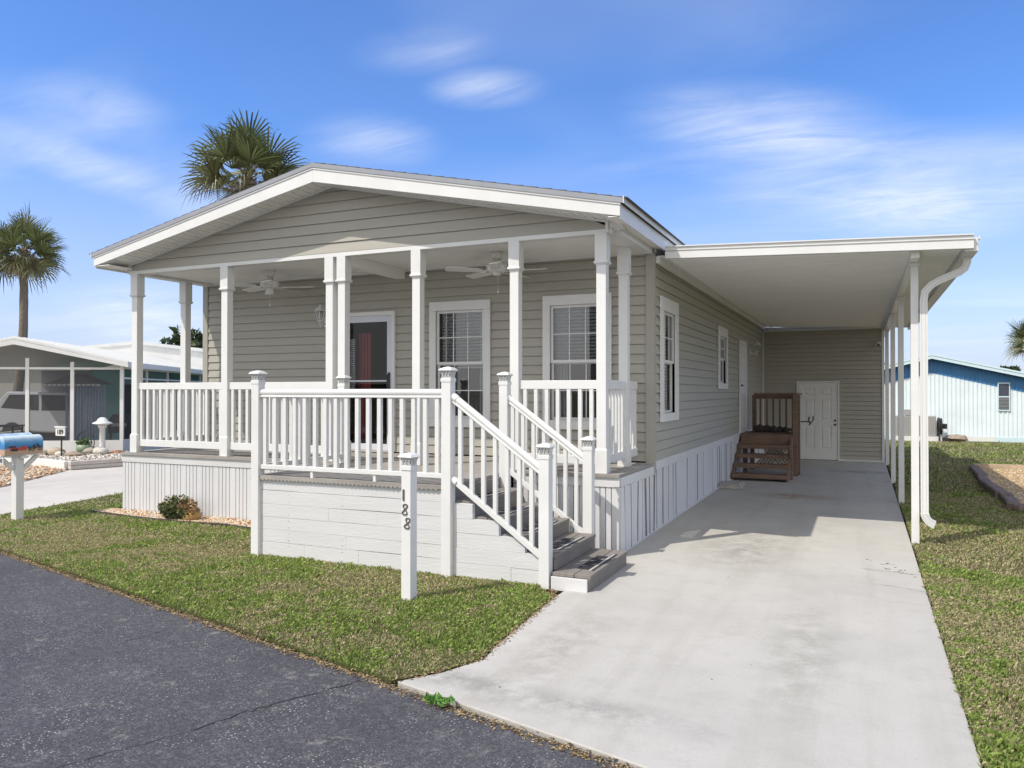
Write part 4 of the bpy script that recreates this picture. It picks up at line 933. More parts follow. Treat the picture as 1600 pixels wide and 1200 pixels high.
# ------------------------------------------------------------------ plants
def leafcloud(n,centre,rad,size,pal,seed,flat=1.,par=None,name='foliage',up=.5,elong=1.6):
    rg=np.random.default_rng(seed); d=rg.normal(size=(n,3)); d/=np.linalg.norm(d,axis=1)[:,None]; rr_=rg.uniform(.35,1,n)**.6
    lump=1+.22*np.sin(d[:,0]*5+seed)+.18*np.sin(d[:,1]*7+d[:,2]*4)
    c=np.array(centre)+d*np.array(rad)*(rr_*lump)[:,None]; c[:,2]=np.maximum(c[:,2],.02)
    t=rg.normal(size=(n,3)); t/=np.linalg.norm(t,axis=1)[:,None]; nn=d*.6+rg.normal(size=(n,3))*.6; b_=np.cross(t,nn); b_/=np.linalg.norm(b_,axis=1)[:,None]+1e-9
    s=rg.uniform(.6,1.3,n)[:,None]*size
    V=np.stack([c-t*s*elong*.5,c+b_*s*.3,c+t*s*elong*.5,c-b_*s*.3],1)
    pal=np.array(pal); col=pal[rg.integers(0,len(pal),n)]*rg.uniform(.7,1.3,n)[:,None]
    return npmesh(name,V.reshape(-1,3),np.arange(n*4).reshape(n,4),np.repeat(col,4,0),LEAF,par)
SH=thing('croton_shrub','low variegated shrub with yellow and dark green leaves against the white skirting','shrub',(-7.79,7.12,0))
leafcloud(2600,(-7.82,7.13,.14),(.27,.17,.14),.034,[(.08,.12,.05),(.11,.15,.06),(.14,.17,.08),(.20,.21,.10),(.36,.30,.14),(.06,.09,.04)],21,par=SH)
leafcloud(420,(-7.62,7.13,.17),(.13,.1,.10),.035,[(.42,.24,.10),(.35,.22,.12),(.2,.13,.08)],22,par=SH,name='dry_leaves')
q=MB()
for k in range(7):
    a=k*.9; q.tube([(-7.8,7.14,0),(-7.8+.1*math.cos(a),7.14+.08*math.sin(a),.14),(-7.8+.2*math.cos(a),7.14+.13*math.sin(a),.24)],[.008,.005,.002],5)
part('stem',q,BROWNW,SH)
q=MB(); q.lathe((-7.60,7.16,0),[(0,0),(.09,0),(.11,.05),(.10,.11),(.05,.14),(0,.145)],14); tag(part('clay_pot',q,pm('ochre_clay',(.42,.26,.10),.2,12,.8),smooth=True),'small ochre clay pot half hidden in the shrub','pot')
# weed at the driveway corner
leafcloud(90,(-1.99,3.50,.012),(.085,.05,.025),.032,[(.12,.26,.05),(.17,.33,.08)],31,name='weed'); tag(bpy.data.objects['weed'],'small green weed growing in the crack between road and driveway','weed')
# palms
def palm(name,label,base,top,R,nf,seed,dead=8,down=-.55,trunk_r=.17):
    T=thing(name,label,'palm tree',tuple(base)); rg=random.Random(seed); base=Vector(base); top=Vector(top)
    VS=[];CS=[];DV=[];DC=[]
    def frond(az,el,rad,colr,VS,CS,droop):
        d=Vector((math.cos(az)*math.cos(el),math.sin(az)*math.cos(el),math.sin(el)))
        pet=rad*rg.uniform(.50,.62); side=Vector((-math.sin(az),math.cos(az),0)); up=side.cross(d)*-1
        if up.z<0 and el<1.2: up=-up
        hub=top+d*pet+Vector((0,0,-.12*pet*max(0,math.cos(el)))); 
        # petiole
        w=.02; VS.extend([top-side*w,top+side*w,hub+side*w*.6,hub-side*w*.6]); CS.extend([Vector((.22,.22,.09))]*4)
        nl=24; LL=rad*rg.uniform(.60,.72); tw=rg.uniform(-.7,.7)
        Rt=Matrix.Rotation(tw,3,d); s2=Rt@side; u2=Rt@up
        for k in range(nl):
            a=(-1+2*k/(nl-1))*2.0
            ld=(d*math.cos(a)+s2*math.sin(a)+u2*(.30*abs(math.sin(a))+.05)).normalized()
            L=LL*(1-.32*abs(a)/2.0)*rg.uniform(.88,1.08); bw=.029*R/1.6
            wv=ld.cross(u2).normalized()*bw; p0=hub; p1=hub+ld*L*.5; p2=hub+ld*L*.82+Vector((0,0,-1))*droop*L*.07; p3=hub+ld*L+Vector((0,0,-1))*droop*L*(.16 if rg.random()<.7 else .38)
            c=colr*rg.uniform(.45,1.5); ct_=c*.8+Vector((.10,.085,.04))*.6
            VS.extend([p0-wv*.3,p0+wv*.3,p1+wv,p1-wv]); CS.extend([c]*4); VS.extend([p1-wv,p1+wv,p2+wv*.6,p2-wv*.6]); CS.extend([c]*4); VS.extend([p2-wv*.6,p2+wv*.6,p3+wv*.08,p3-wv*.08]); CS.extend([c,c,ct_,ct_])
    for i in range(nf//3):
        frond(rg.uniform(0,6.28),rg.uniform(-.5,1.4),R*rg.uniform(.5,.68),Vector((.14,.16,.06)).lerp(Vector((.25,.25,.13)),rg.random()),VS,CS,.8)
    for i in range(nf):
        el=math.asin(max(-1,min(1,1-(i+.5)/nf*(1-math.sin(down))))); az=i*2.39996+rg.uniform(-.2,.2)
        colr=Vector((.12,.15,.055)).lerp(Vector((.21,.225,.11)),rg.random())
        if el<-.1: colr=colr.lerp(Vector((.22,.19,.10)),.4)
        frond(az,el,R*rg.uniform(.9,1.08),colr,VS,CS,.5 if el>0 else 1.2)
    for i in range(dead):
        frond(rg.uniform(0,6.28),rg.uniform(-1.2,-.7),R*rg.uniform(.45,.7),Vector((.42,.36,.26))*rg.uniform(.7,1.1),DV,DC,1.3)
    for nm,V,Cc in (('crown',VS,CS),('dead_fronds',DV,DC)):
        if V:
            V=np.array([tuple(v) for v in V]); Cc=np.array([tuple(v) for v in Cc]); npmesh(nm,V,np.arange(len(V)).reshape(-1,4),Cc,LEAF,T)
    q=MB(); pts=[]; rs=[]
    for k in range(15):
        t=k/14; p=base.lerp(top,t)+Vector((.22*math.sin(t*3),0,0))*(1-t)*t*4; pts.append(p); rs.append(trunk_r*(1.25-.35*t)*(1+.05*math.sin(k*9)))
    q.tube(pts,rs,12); 
    part('trunk',q,pm('palm_bark',(.20,.16,.125),.3,9,.9,.9,18,stretch=(1,1,4)),T,smooth=True)
    q=MB()
    for k in range(26):   # old leaf bases under the crown
        a=k*2.4; z=-.1-.03*k; c=top+Vector((0,0,z)); dv=Vector((math.cos(a),math.sin(a),.9)).normalized(); q.beam(c+dv*.05,c+dv*.36,.09,.03)
    part('leaf_base',q,pm('old_boots',(.26,.19,.13),.3,12,.9),T)
palm('palm_tree','cabbage palm with a full round green crown rising behind the left roof slope',(-16.55,17.65,0),(-16.55,17.65,8.0),1.68,38,2,dead=5)
palm('palm_tree','cabbage palm with bare trunk and shaggy grey green crown at the far left',(-30.9,20.1,0),(-30.5,20.2,7.25),1.55,36,5,dead=26,down=-.85,trunk_r=.15)
palm('palm_tree','palm with a partly visible crown at the right edge behind the blue house',(9.9,57,0),(9.85,57,4.7),1.7,40,8,dead=6)
# distant trees
def btree(label,x,y,z,r_,seed,name='broadleaf_tree'):
    T=thing(name,label,'tree',(x,y,0)); leafcloud(1500,(x,y,z),(r_*1.7,r_*1.5,r_),.22*max(1.,r_*1.5),[(.035,.055,.022),(.05,.07,.03),(.065,.085,.035)],seed,par=T,name='crown')
    q=MB(); q.tube([(x,y,0),(x+.1,y,z*.6),(x,y,z)],[.25,.18,.08],8); part('trunk',q,BROWNW,T)
btree('dark green tree top just above the white neighbouring roof, seen between the porch columns',-46.5,44.6,4.6,1.6,41)
btree('small dark treetop peeping over the roof of the blue house',12.8,88,3.5,.5,42)
# ------------------------------------------------------------------ screened neighbour home (own rotated frame)
A33=math.radians(33)
NB=thing('screened_neighbour_home','low neighbouring home with white gabled roof and dark screened porch on the left','house',(-16.06,13.05,0),A33)
MW=pm('neighbour_white_metal',(.74,.74,.72),.04,3,.45,dirt=.1)
TEAL=pm('teal_wall',(.16,.42,.40),.05,3,.7); GREYM=pm('grey_mull',(.30,.29,.29),.05,3,.5)
def nbp(name,mb,mat,parent=NB,**k): return part(name,mb,mat,parent,local=True,**k)
q=MB(); q.box(-4.62,.0,0,.08,0,.44); q.box(-.08,0,.08,9.9,0,.44); q.box(-4.62,-4.54,.08,9.9,0,.44); nbp('knee_wall',q,MW)
q=MB()
for x in (-4.58,-3.4,-2.12,-1.14,-.04): q.box(x-.04,x+.04,.01,.07,.441,2.2+.2*(1-abs(x+2.3)/2.3))
q.box(-4.6,0,.015,.065,2.12,2.17)
for y in (1.9,3.8,5.7,7.6,9.8): q.box(-.07,-.01,y-.03,y+.03,.441,2.2)
q.box(-.065,-.015,.08,9.9,1.9,1.94); q.box(-.075,-.005,.08,9.9,2.14,2.2)
nbp('screen_frame',q,MW)
q=MB(); q.sheet([(-4.6,.04,.44),(0,.04,.44),(0,.04,2.25),(-2.3,.04,2.72),(-4.6,.04,2.25)]); q.sheet([(-.04,.05,.44),(-.04,9.9,.44),(-.04,9.9,2.2),(-.04,.05,2.2)]); nbp('screen',q,SCREEN)
q=MB()
for s in (-1,1): q.prism([(-2.3,2.86),(-2.3+s*2.48,2.30),(-2.3+s*2.48,2.25),(-2.3,2.81)],1,-.25,9.95)
for s in (-1,1):
    for i in range(22): y=-.2+i*.46; q.prism([(-2.3,2.885),(-2.3+s*2.48,2.325),(-2.3+s*2.48,2.3005),(-2.3,2.8605)],1,y,y+.03)
nbp('roof',q,MW)
q=MB()
for s in (-1,1): q.prism([(-2.3,2.80),(-2.3+s*2.49,2.245),(-2.3+s*2.49,2.17),(-2.3,2.69)],1,-.26,-.22); 
q.box(.15,.19,-.2,9.95,2.17,2.25); nbp('fascia',q,MW)
q=MB(); q.box(-2.2,-.2,4.2,4.3,.0,2.2); q.box(-1.5,-.12,9.8,9.9,0,2.2); nbp('inner_wall',q,TEAL)
q=MB(); q.box(-1.35,-.75,4.16,4.195,.02,1.8); nbp('inner_door',q,DARK)
q=MB(); q.box(-4.5,-2.2,6.5,6.6,0,2.25); nbp('inner_wall',q,GREYM)
q=MB(); q.box(-4.6,-.1,.1,9.8,.0,.05); nbp('porch_floor',q,CONC2)
# main roof behind
q=MB()
for s,L in ((-1,3.0),(1,5.2)):
    q.prism([(-2.78,3.39),(-2.78+s*L,3.39-.112*L),(-2.78+s*L,3.30-.112*L),(-2.78,3.30)],1,9.97,19)
    for i in range(18): y=10.+i*.48; q.prism([(-2.78,3.415),(-2.78+s*L,3.415-.112*L),(-2.78+s*L,3.3905-.112*L),(-2.78,3.3905)],1,y,y+.03)
nbp('main_roof',q,MW)
q=MB(); q.box(-5.5,2.2,10.3,18.5,0,2.75); nbp('wall',q,TEAL)
q=MB(); q.prism([(-5.78,2.4),(-5.78,3.02),(-2.78,3.31),(2.42,2.75),(2.42,2.4)],1,10.0,10.04); nbp('gable_panel',q,MW)
q=MB(); q.prism([(-2.78,3.30),(-2.78,3.385),(2.42,2.80),(2.42,2.70)],1,9.93,9.965); nbp('main_fascia',q,MW)
# things within the screened porch
pg=thing('patio_canopy','striped patio canopy with scalloped white fringe inside the screened porch','canopy',(-16.06,13.05,0),A33)
q=MB(); q.frus(-1.55,1.6,1.78,2.05,.62,.1); part('canopy_top',q,pm('canopy_grey',(.22,.24,.28),.1,9,.8),pg,local=True)
q=MB()
for i in range(12):
    x=-2.17+i*.112; q.box(x,x+.08,.955,.965,1.74,1.785)
part('fringe',q,MW,pg,local=True)
q=MB()
for i in range(10): q.box(-1.45+i*.07,-1.40+i*.07,1.1,1.12+.02*(i%2),.1,1.75)
for i in range(6): q.box(-2.05+i*.07,-2.0+i*.07,2.0,2.02+.02*(i%2),.1,1.75)
part('curtain',q,pm('blue_grey_curtain',(.28,.36,.46),.1,9,.8),pg,local=True)
pt=thing('patio_table','dark patio table with chairs inside the screened porch','table',(-16.06,13.05,0),A33)
q=MB(); q.box(-3.9,-2.9,1.2,1.9,.72,.75); part('table_top',q,DARK,pt,local=True)
for x in (-3.8,-3.0):
    for y in (1.3,1.8): q=MB(); q.box(x-.02,x+.02,y-.02,y+.02,.05,.719); part('leg',q,DARK,pt,local=True)
gr=thing('barbecue_grill','dark covered grill on legs standing right inside the screened porch','grill',(-16.06,13.05,0),A33)
q=MB(); q.box(-.75,-.22,1.2,1.6,.55,.85); q.frus(-.485,1.4,.851,1.02,.26,.18,.2,.12); part('body',q,DARK,gr,local=True); q=MB(); q.box(-.66,-.30,1.18,1.199,.72,.80); part('panel',q,GREYM,gr,local=True)
for x in (-.7,-.27): q=MB(); q.box(x-.02,x+.02,1.25,1.29,.05,.549); part('leg',q,DARK,gr,local=True)
# white van parked beyond the screens
cr=thing('parked_car','white parked car seen dimly through the screens of the neighbouring porch','car',(-22.5,16.5,0),math.radians(15))
q=MB(); prof=[(-2.2,.35),(2.2,.35),(2.25,.8),(1.5,.98),(.75,1.55),(-1.6,1.6),(-2.15,1.1)]; q.prism(prof,1,-.85,.85); part('body',q,pm('car_white',(.42,.43,.45),.02,3,.25),cr,local=True,bevel=.05)
q=MB(); q.prism([(.95,1.02),(.62,1.48),(-.4,1.50),(-.4,1.02)],1,-.856,-.851); q.prism([(-.5,1.02),(-.5,1.5),(-1.5,1.5),(-1.8,1.1)],1,-.856,-.851); part('side_window',q,DARK,cr,local=True)
for x in (-1.4,1.4):
    q=MB(); q.prism([(x+.33*math.cos(a),.33+.33*math.sin(a)) for a in [2*PI*k/20 for k in range(20)]],1,-.9,-.68); part('wheel',q,DARK,cr,local=True)
# grey home far left
GH=thing('grey_home','grey home with a dark low roof behind the left palm trunk','house',(-34,24,0),math.radians(24))
q=MB(); q.box(-5,5.8,0,8,0,3.0); part('wall',q,pm('grey_wall',(.42,.40,.37),.05,3,.7),GH,local=True)
q=MB(); q.prism([(-.4,3.0),(8.4,3.0),(4,3.75)],0,-5.4,6.3); part('roof',q,SHING,GH,local=True)
# raised bed with rocks
RB=thing('raised_bed_wall','low pale block wall holding the rock bed in front of the screened porch','wall',(-14.8,10.75,0))
BW=pm('weathered_block',(.50,.46,.42),.15,6,.9,.5,30)
q=MB(); c0=Vector((-14.80,10.76,0)); c1=Vector((-14.35,12.3,0)); c2=Vector((-18.6,11.45,0)); c3=Vector((-13.9,14.2,0))
for z in (0,.088):
    q.beam(c0+Vector((0,0,z+.042)),c1+Vector((0,0,z+.042)),.16,.082); q.beam(c1+Vector((0,.1,z+.042)),c3+Vector((0,0,z+.042)),.16,.082)
part('block_course',q,BW,RB,bevel=.012)
q=MB(); q.beam(c0+Vector((-.1,0.05,.085)),c2+Vector((0,0,.085)),.16,.165); part('white_course',q,MW,RB,bevel=.012)
bedp=[(c0.x-.05,c0.y+.1),(c1.x-.05,c1.y),(c3.x-.05,c3.y),(-15.9,13.1),(-19.5,11.6),(c2.x,c2.y+.05)]
struct('rock_bed_soil',MB().prism(bedp,2,0,.15),pm('bed_soil',(.36,.30,.24),.3,12,.9,.5,30))
chips('rock_bed_gravel',fill(bedp,2500,rg),rg,'pale gravel filling the raised bed below the screened porch','gravel',[(.6,.55,.5),(.7,.68,.62),(.42,.33,.26)],.02,.05,.6,.16,1.)
rr=random.Random(12)
rocks=[(-16.95,11.62,.14,'pale rounded rock at the left of the raised bed'),(-16.62,11.76,.17,'tan rock left of the black number stake'),(-16.42,11.72,.10,'small cream rock beside the black number stake'),(-16.0,11.75,.2,'broad flat brown rock right of the number stake'),(-16.55,12.55,.15,'grey rock beside the wire basket'),(-16.2,12.3,.15,'grey brown rock between basket and lamp post'),(-15.86,12.3,.17,'round pale boulder at the foot of the white lamp post'),(-15.75,12.65,.16,'reddish brown slab of driftwood coloured stone at the right end of the bed')]
for i,(x,y,s,lab) in enumerate(rocks):
    q=MB(); n=9; pr=[(0,-.1)]+[(1.0*math.sin(PI*k/7),-math.cos(PI*k/7)*.62) for k in range(1,7)]+[(0,.62)]
    q.lathe((0,0,0),[(a*s,b*s) for a,b in pr],n); fl=1 if i not in (3,7) else .5
    q.v=[(x+v[0]*rr.uniform(.8,1.2)*1.15,y+v[1]*rr.uniform(.8,1.2),.15+s*.45*fl+v[2]*rr.uniform(.85,1.15)*fl) for v in q.v]
    cols_=[(.5,.46,.4),(.42,.34,.26),(.6,.55,.48),(.33,.26,.2),(.36,.34,.32),(.34,.3,.26),(.55,.52,.46),(.34,.16,.09)]
    tag(part('garden_rock',q,pm('rock_stone',cols_[i],.2,14,.9,.6,30),smooth=True),lab,'rock','rocks in the raised bed')
bk=thing('wire_basket','round wire hoop basket with a green plant among the garden rocks','planter',(-16.600,12.400,.15))
q=MB(); q.tube([(-16.500+.30*math.cos(a),12.400,.42+.25*math.sin(a)) for a in [2*PI*k/24 for k in range(25)]],.011,6,cap=False); part('hoop',q,DARK,bk)
q=MB(); q.lathe((-16.550,12.400,.16),[(0,0),(.12,0),(.17,.10),(.16,.2),(0,.201)],12); part('pot',q,pm('green_glaze',(.25,.32,.22),.2,12,.5),bk,smooth=True)
leafcloud(160,(-16.550,12.400,.40),(.16,.14,.09),.07,[(.08,.14,.05),(.14,.2,.08)],51,par=bk)
sg=thing('number_stake','small white house number sign 189 on a black stake in the rock bed','sign',(-16.180,11.580,.15))
q=MB(); q.box(-16.195,-16.165,11.570,11.590,.15,.66); part('stake',q,DARK,sg)
q=MB(); q.box(-16.330,-16.030,11.545,11.565,.62,.80); part('plate',q,WHITE,sg); q=MB(); q.box(-16.350,-16.010,11.530,11.580,.801,.83); part('hood',q,MW,sg)
place_text(textmesh('189',.15,.002,DARK,.004),'plate_number',sg,(-16.180,11.542,.655))
gl=thing('garden_lamp','white mushroom topped garden lamp post standing among the rocks','lamp',(-15.970,12.430,.15))
q=MB(); q.lathe((-15.970,12.430,.15),[(0,0),(.08,0),(.062,.05),(.062,.60),(.085,.62),(.10,.68),(0,.681)],14); part('pole',q,MW,gl,smooth=True)
q=MB(); q.lathe((-15.970,12.430,.83),[(0,-.0),(.11,.0),(.215,.03),(.21,.045),(.12,.09),(.10,.13),(.05,.17),(0,.175)],16); part('lamp_hood',q,MW,gl,smooth=True)
# ------------------------------------------------------------------ blue house at right
BH=thing('blue_house','light blue corrugated house with a darker blue band and shallow gabled roof at the right','house',(2.05,28.8,0))
LB=pm('light_blue_siding',(.74,.82,.85),.05,2,.5,dirt=.1,dcol=(.5,.6,.66)); MBL=pm('mid_blue_band',(.07,.23,.47),.06,3,.5); PB=pm('pale_blue_trim',(.60,.74,.80),.03,3,.5)
q=MB(); gv=[.0]; YB=28.8; sl=.247; zr=lambda x:2.82-sl*abs(x-2.05)
def corr(mb,x0,x1,zb_,zt,y,step=.12,hole=None):
    x=x0;pts=[]
    while x<x1: pts+= [(x,0),(x+step*.5,0),(x+step*.62,-.025),(x+step*.88,-.025)]; x+=step
    pts=[p for p in pts if p[0]<=x1]+[(x1,0)]
    for a,b in zip(pts[:-1],pts[1:]): mb.sheet([(a[0],y+a[1],zb_(a[0])),(b[0],y+b[1],zb_(b[0])),(b[0],y+b[1],zt(b[0])),(a[0],y+a[1],zt(a[0]))])
corr(q,-1.2,5.35,lambda x:.1,lambda x:zr(x)-.62,YB); q.box(-1.2,-1.19,YB+.01,42,0,2.0); q.box(5.34,5.35,YB+.01,42,0,2.0); part('wall',q,LB,BH)
q=MB(); corr(q,-1.2,5.35,lambda x:zr(x)-.62,lambda x:zr(x)-.10,YB-.006); part('band',q,MBL,BH)
q=MB()
for s in (-1,1): xe=2.05+s*3.6; q.prism([(2.05,zr(2.05)),(xe,zr(xe)),(xe,zr(xe)-.06),(2.05,zr(2.05)-.06)],1,YB-.3,42)
part('roof',q,PB,BH)
q=MB()
for s in (-1,1): xe=2.05+s*3.6; q.prism([(2.05,zr(2.05)-.075),(xe,zr(xe)-.075),(xe,zr(xe)-.16),(2.05,zr(2.05)-.16)],1,YB-.30,YB-.27)
part('fascia',q,PB,BH)
q=MB()
for s in (-1,1): xe=2.05+s*3.58; q.prism([(2.05,zr(2.05)-.061),(xe,zr(xe)-.061),(xe,zr(xe)-.074),(2.05,zr(2.05)-.074)],1,YB-.285,YB)
part('drip_edge',q,pm('dark_navy',(.05,.07,.10),.1,5,.5),BH)
q=MB(); q.box(-1.22,5.36,YB-.04,YB-.026,-.02,.14); part('base_board',q,PB,BH)
q=MB(); q.box(3.90,4.24,YB-.05,YB-.027,.98,1.02); q.box(3.90,4.24,YB-.05,YB-.027,1.84,1.88); q.box(3.90,3.93,YB-.05,YB-.027,1.02,1.84); q.box(4.21,4.24,YB-.05,YB-.027,1.02,1.84); q.box(3.93,4.21,YB-.05,YB-.027,1.41,1.45)
wn=part('window',q,PB,BH); q=MB(); q.box(3.93,4.21,YB-.035,YB-.0275,1.02,1.41); q.box(3.93,4.21,YB-.035,YB-.0275,1.45,1.84); part('pane',q,pm('dark_pane',(.05,.06,.09),.3,6,.1),wn)
q=MB()
for i in range(8): q.box(3.93,4.21,YB-.040,YB-.0352,1.06+i*.045,1.08+i*.045)
part('shade',q,GREYM,wn)
ac=thing('storage_box','grey ribbed metal box on a white base against the blue house','storage box',(1.5,28.3,0))
q=MB(); q.box(.98,2.14,28.2,28.7,.16,.80)
for i in range(18): q.box(1.0+i*.064,1.03+i*.064,28.185,28.199,.18,.79)
part('body',q,pm('grey_box',(.36,.35,.34),.05,4,.6),ac); q=MB(); q.box(.96,2.3,28.15,28.72,.0,.155); part('base',q,MW,ac)
hr=thing('hose_reel','dark garden hose reel beside the grey metal box','hose reel',(2.3,28.3,0))
for r_,x in ((.26,2.22),(.24,2.29)):
    q=MB(); q.tube([(x,28.35+r_*math.cos(a),.48+r_*math.sin(a)) for a in [2*PI*k/16 for k in range(17)]],.03,6,cap=False); part('hose_coil',q,DARK,hr)
q=MB(); q.box(2.30,2.46,28.3,28.45,.40,.56); q.box(2.2,2.24,28.1,28.14,0,.5); q.box(2.2,2.24,28.56,28.6,0,.5); q.box(2.18,2.5,28.2,28.5,0,.12); multi('stand',q,DARK,hr)
mt=thing('meter_box','small pale meter box on the blue wall above the grey metal box','meter box',(1.3,28.7,.9))
q=MB(); q.box(1.25,1.62,28.6,28.76,.82,1.0); part('box',q,GREYM,mt); q=MB(); q.lathe((0,0,0),[(0,0),(.05,0),(.05,.03),(0,.031)],12); m_=MB(); M=Matrix.Translation((1.5,28.6,.91))@Matrix.Rotation(PI/2,4,'X'); m_.add([tuple(M@Vector(v)) for v in q.v],q.f); part('dial',m_,DARK,mt)
q=MB(); q.box(2.9,3.78,28.45,28.56,.02,.12); q.box(2.9,3.78,28.45,28.47,.12,.17); q.box(2.9,3.78,28.54,28.56,.12,.17); tag(part('gutter_section',q,MW),'length of white gutter lying on the ground by the blue house','gutter')
q=MB(); q.lathe((0,0,0),[(0,-.1),(.2,-.08),(.3,.0),(.22,.1),(0,.14)],9); q.v=[(2.72+v[0]*1.1+rr.uniform(-.03,.03),28.4+v[1],.1+v[2]*.9+rr.uniform(-.02,.02)) for v in q.v]
tag(part('rubble_heap',q,pm('rubble',(.30,.24,.19),.3,14,.9,.6,30)),'low brown rubble heap between the hose reel and the white gutter','rubble')
# dark blue neighbour roof further behind, glimpsed between carport posts
BB=thing('far_blue_house','distant house with a white gabled roof glimpsed between the carport posts','house',(-1.5,50,0))
q=MB(); q.box(-6,3,50,58,0,2.7); part('wall',q,LB,BB); q=MB(); q.prism([(-6.4,2.7),(3.4,2.7),(-1.5,3.9)],1,49.6,58.4); part('roof',q,MBL,BB)
# ------------------------------------------------------------------ sky, sun, camera
SD_=Vector((.43,.62,-1.0)).normalized()
sun=bpy.data.lights.new('sun','SUN'); sun.energy=3.3; sun.angle=math.radians(.5); sun.color=(1,.94,.85)
so=bpy.data.objects.new('sun',sun); C.objects.link(so); so.rotation_euler=SD_.to_track_quat('-Z','Y').to_euler(); so.location=(-8,-10,20)
EL=math.asin(-SD_.z); AZ=math.atan2(-SD_.x,-SD_.y)
w=bpy.data.worlds.new('World'); SC.world=w; w.use_nodes=True; nt=w.node_tree; bg_=nt.nodes['Background']
sky=N(nt,'ShaderNodeTexSky',sky_type='NISHITA'); sky.sun_disc=False; sky.sun_elevation=EL; sky.sun_rotation=AZ; sky.air_density=1.; sky.dust_density=.6; sky.ozone_density=2.5; sky.altitude=0
hs=N(nt,'ShaderNodeHueSaturation'); hs.inputs['Saturation'].default_value=1.0; nt.links.new(mix(nt,1.,sky.outputs[0],(.60,.86,1.27),'MULTIPLY'),hs.inputs['Color'])
tc=N(nt,'ShaderNodeTexCoord'); sp=N(nt,'ShaderNodeSeparateXYZ'); nt.links.new(tc.outputs['Generated'],sp.inputs[0])
def M2(op,a,b=None,c=None):
    n=N(nt,'ShaderNodeMath',operation=op)
    for i,v in enumerate((a,b,c)):
        if v is None: continue
        if isinstance(v,(int,float)): n.inputs[i].default_value=v
        else: nt.links.new(v,n.inputs[i])
    return n.outputs[0]
# cloud plane coordinates
zz_=M2('ADD',M2('MAXIMUM',sp.outputs[2],0.),.12); cx_=M2('DIVIDE',sp.outputs[0],zz_); cy_=M2('DIVIDE',sp.outputs[1],zz_)
cv=N(nt,'ShaderNodeCombineXYZ'); nt.links.new(cx_,cv.inputs[0]); nt.links.new(cy_,cv.inputs[1])
mp=N(nt,'ShaderNodeMapping'); mp.inputs['Rotation'].default_value=(0,0,math.radians(35)); mp.inputs['Scale'].default_value=(.42,1.1,1); mp.inputs['Location'].default_value=(3.1,1.7,0); nt.links.new(cv.outputs[0],mp.inputs[0])
n1=noise(nt,1.0,9,mp.outputs[0],.52,.7)
c1=ramp(nt,n1,[(.47,0.),(.64,.3),(.8,.75)],'EASE')
mpb=N(nt,'ShaderNodeMapping'); mpb.inputs['Location'].default_value=(7.3,2.2,0); nt.links.new(cv.outputs[0],mpb.inputs[0])
c1=mix(nt,1.,c1,ramp(nt,noise(nt,.45,3,mpb.outputs[0]),[(.42,0.05),(.6,1.)]),'MULTIPLY')
lp=bg_
hz=ramp(nt,sp.outputs[2],[(.0,.8),(.10,.5),(.30,0.)])
wsum=None
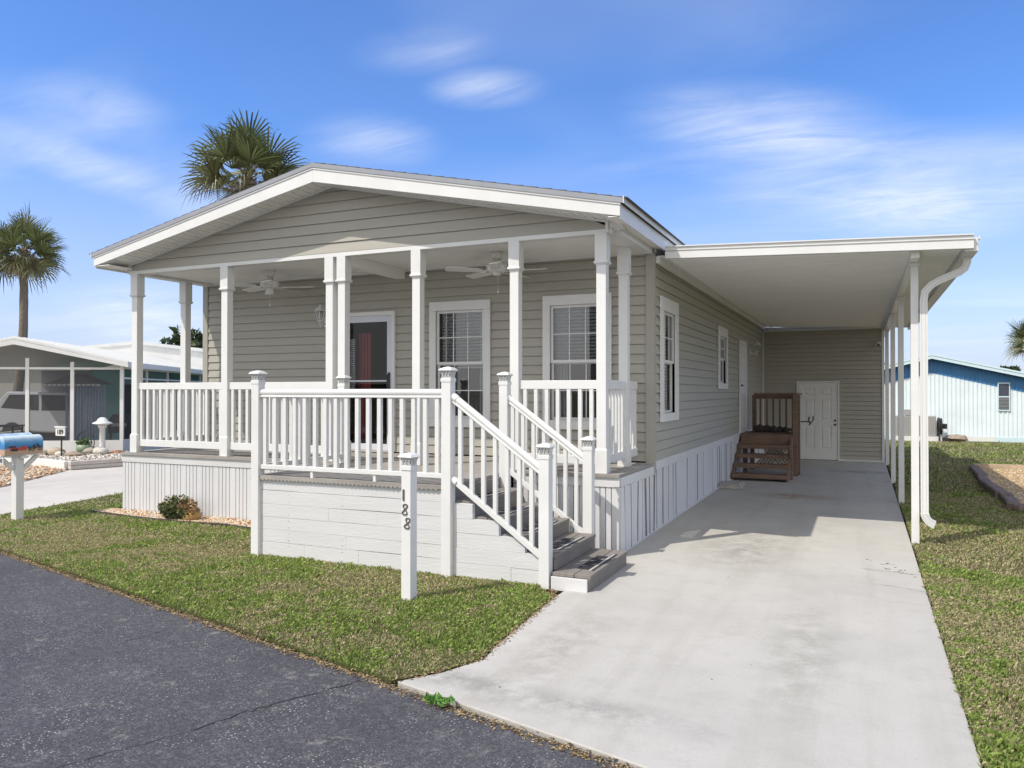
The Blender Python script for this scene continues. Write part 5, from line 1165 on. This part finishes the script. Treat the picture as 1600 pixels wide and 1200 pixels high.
for (c_,t_,n_,L_,w_,s_) in [((-0.1067, 0.9431, 0.315),(0.9726, 0.1648, -0.1641),(-0.2066, 0.2888, -0.9348),0.144,0.026,0.62),((-0.1064, 0.9499, 0.2939),(0.9903, 0.128, -0.055),(-0.0899, 0.2852, -0.9543),0.11,0.016,0.55),((0.038, 0.9716, 0.2336),(0.9987, -0.0292, -0.0412),(-0.0332, 0.2348, -0.9715),0.19,0.036,0.60),((0.0755, 0.9774, 0.1972),(0.997, -0.0707, -0.0318),(-0.0171, 0.199, -0.9798),0.114,0.021,0.60),((-0.411, 0.8356, 0.3646),(0.903, 0.4281, 0.0368),(-0.1253, 0.3443, -0.9305),0.065,0.014,0.65),((-0.7755, 0.5805, 0.248),(0.5241, 0.8111, -0.2598),(-0.352, -0.0715, -0.9333),0.114,0.015,0.55),((-0.7581, 0.5765, 0.3049),(0.6014, 0.7988, -0.0151),(-0.2522, 0.1719, -0.9523),0.073,0.021,0.45),((-0.5404, 0.785, 0.3031),(0.8247, 0.5655, 0.0059),(-0.1667, 0.2532, -0.9529),0.076,0.020,0.50),((-0.7504, 0.6555, 0.0846),(0.6565, 0.7541, -0.02),(-0.0769, 0.0406, -0.9962),0.095,0.028,0.75),((-0.47, 0.7859, 0.4017),(0.8762, 0.4702, 0.1053),(-0.1061, 0.4015, -0.9097),0.075,0.016,0.40),]:
    def dot(vv,k):
        d_=N(nt,'ShaderNodeVectorMath',operation='DOT_PRODUCT'); nt.links.new(tc.outputs['Generated'],d_.inputs[0]); d_.inputs[1].default_value=tuple(x*k for x in vv); return d_.outputs['Value']
    a_=dot(t_,1/(L_*1.35)); b_=dot(n_,1/(w_*2.1)); r2=M2('ADD',M2('MULTIPLY',a_,a_),M2('MULTIPLY',b_,b_))
    e_=M2('MAXIMUM',M2('SUBTRACT',1.,r2),0.); e_=M2('MULTIPLY',M2('MULTIPLY',e_,e_),s_); e_=M2('MULTIPLY',e_,M2('GREATER_THAN',dot(c_,1.),0.))
    wsum=e_ if wsum is None else M2('ADD',wsum,e_)
mpw=N(nt,'ShaderNodeMapping'); mpw.inputs['Rotation'].default_value=(0,0,math.radians(-24)); mpw.inputs['Scale'].default_value=(1.1,3.2,1); nt.links.new(cv.outputs[0],mpw.inputs[0])
fib=ramp(nt,noise(nt,1.7,11,mpw.outputs[0],.66,1.1),[(.32,.30),(.70,1.)]); soft=ramp(nt,noise(nt,1.6,6,cv.outputs[0],.55,.5),[(.3,.35),(.65,1.)])
wv=mix(nt,1.,mix(nt,1.,fib,soft,'MULTIPLY'),wsum,'MULTIPLY')
c1=mix(nt,1.,c1,(.65,.65,.65),'MULTIPLY'); c1=mix(nt,1.,c1,wv,'SCREEN')
skc=mix(nt,hz,hs.outputs[0],(4.3,4.4,5.3))
fin=mix(nt,c1,skc,(6.4,6.6,6.9))
# bright cloud glow added to the unseen sky behind the camera to fill shade
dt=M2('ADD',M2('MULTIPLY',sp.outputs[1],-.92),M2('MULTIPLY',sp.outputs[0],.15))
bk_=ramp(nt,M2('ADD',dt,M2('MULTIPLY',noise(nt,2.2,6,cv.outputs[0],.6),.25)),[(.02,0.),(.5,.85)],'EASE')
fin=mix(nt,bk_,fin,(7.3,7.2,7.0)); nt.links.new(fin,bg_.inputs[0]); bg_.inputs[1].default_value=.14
cam=bpy.data.cameras.new('camera'); cam.sensor_width=36; cam.lens=1213/1600*36; cam.clip_end=2000; cam.clip_start=.05
co=bpy.data.objects.new('camera',cam); C.objects.link(co); co.location=(0,0,1.61); co.rotation_euler=(math.radians(90)+math.atan(11/1213),0,math.radians(24.3)); SC.camera=co
SC.view_settings.view_transform='Standard'; SC.view_settings.look='None'; SC.view_settings.exposure=.27; SC.view_settings.gamma=1
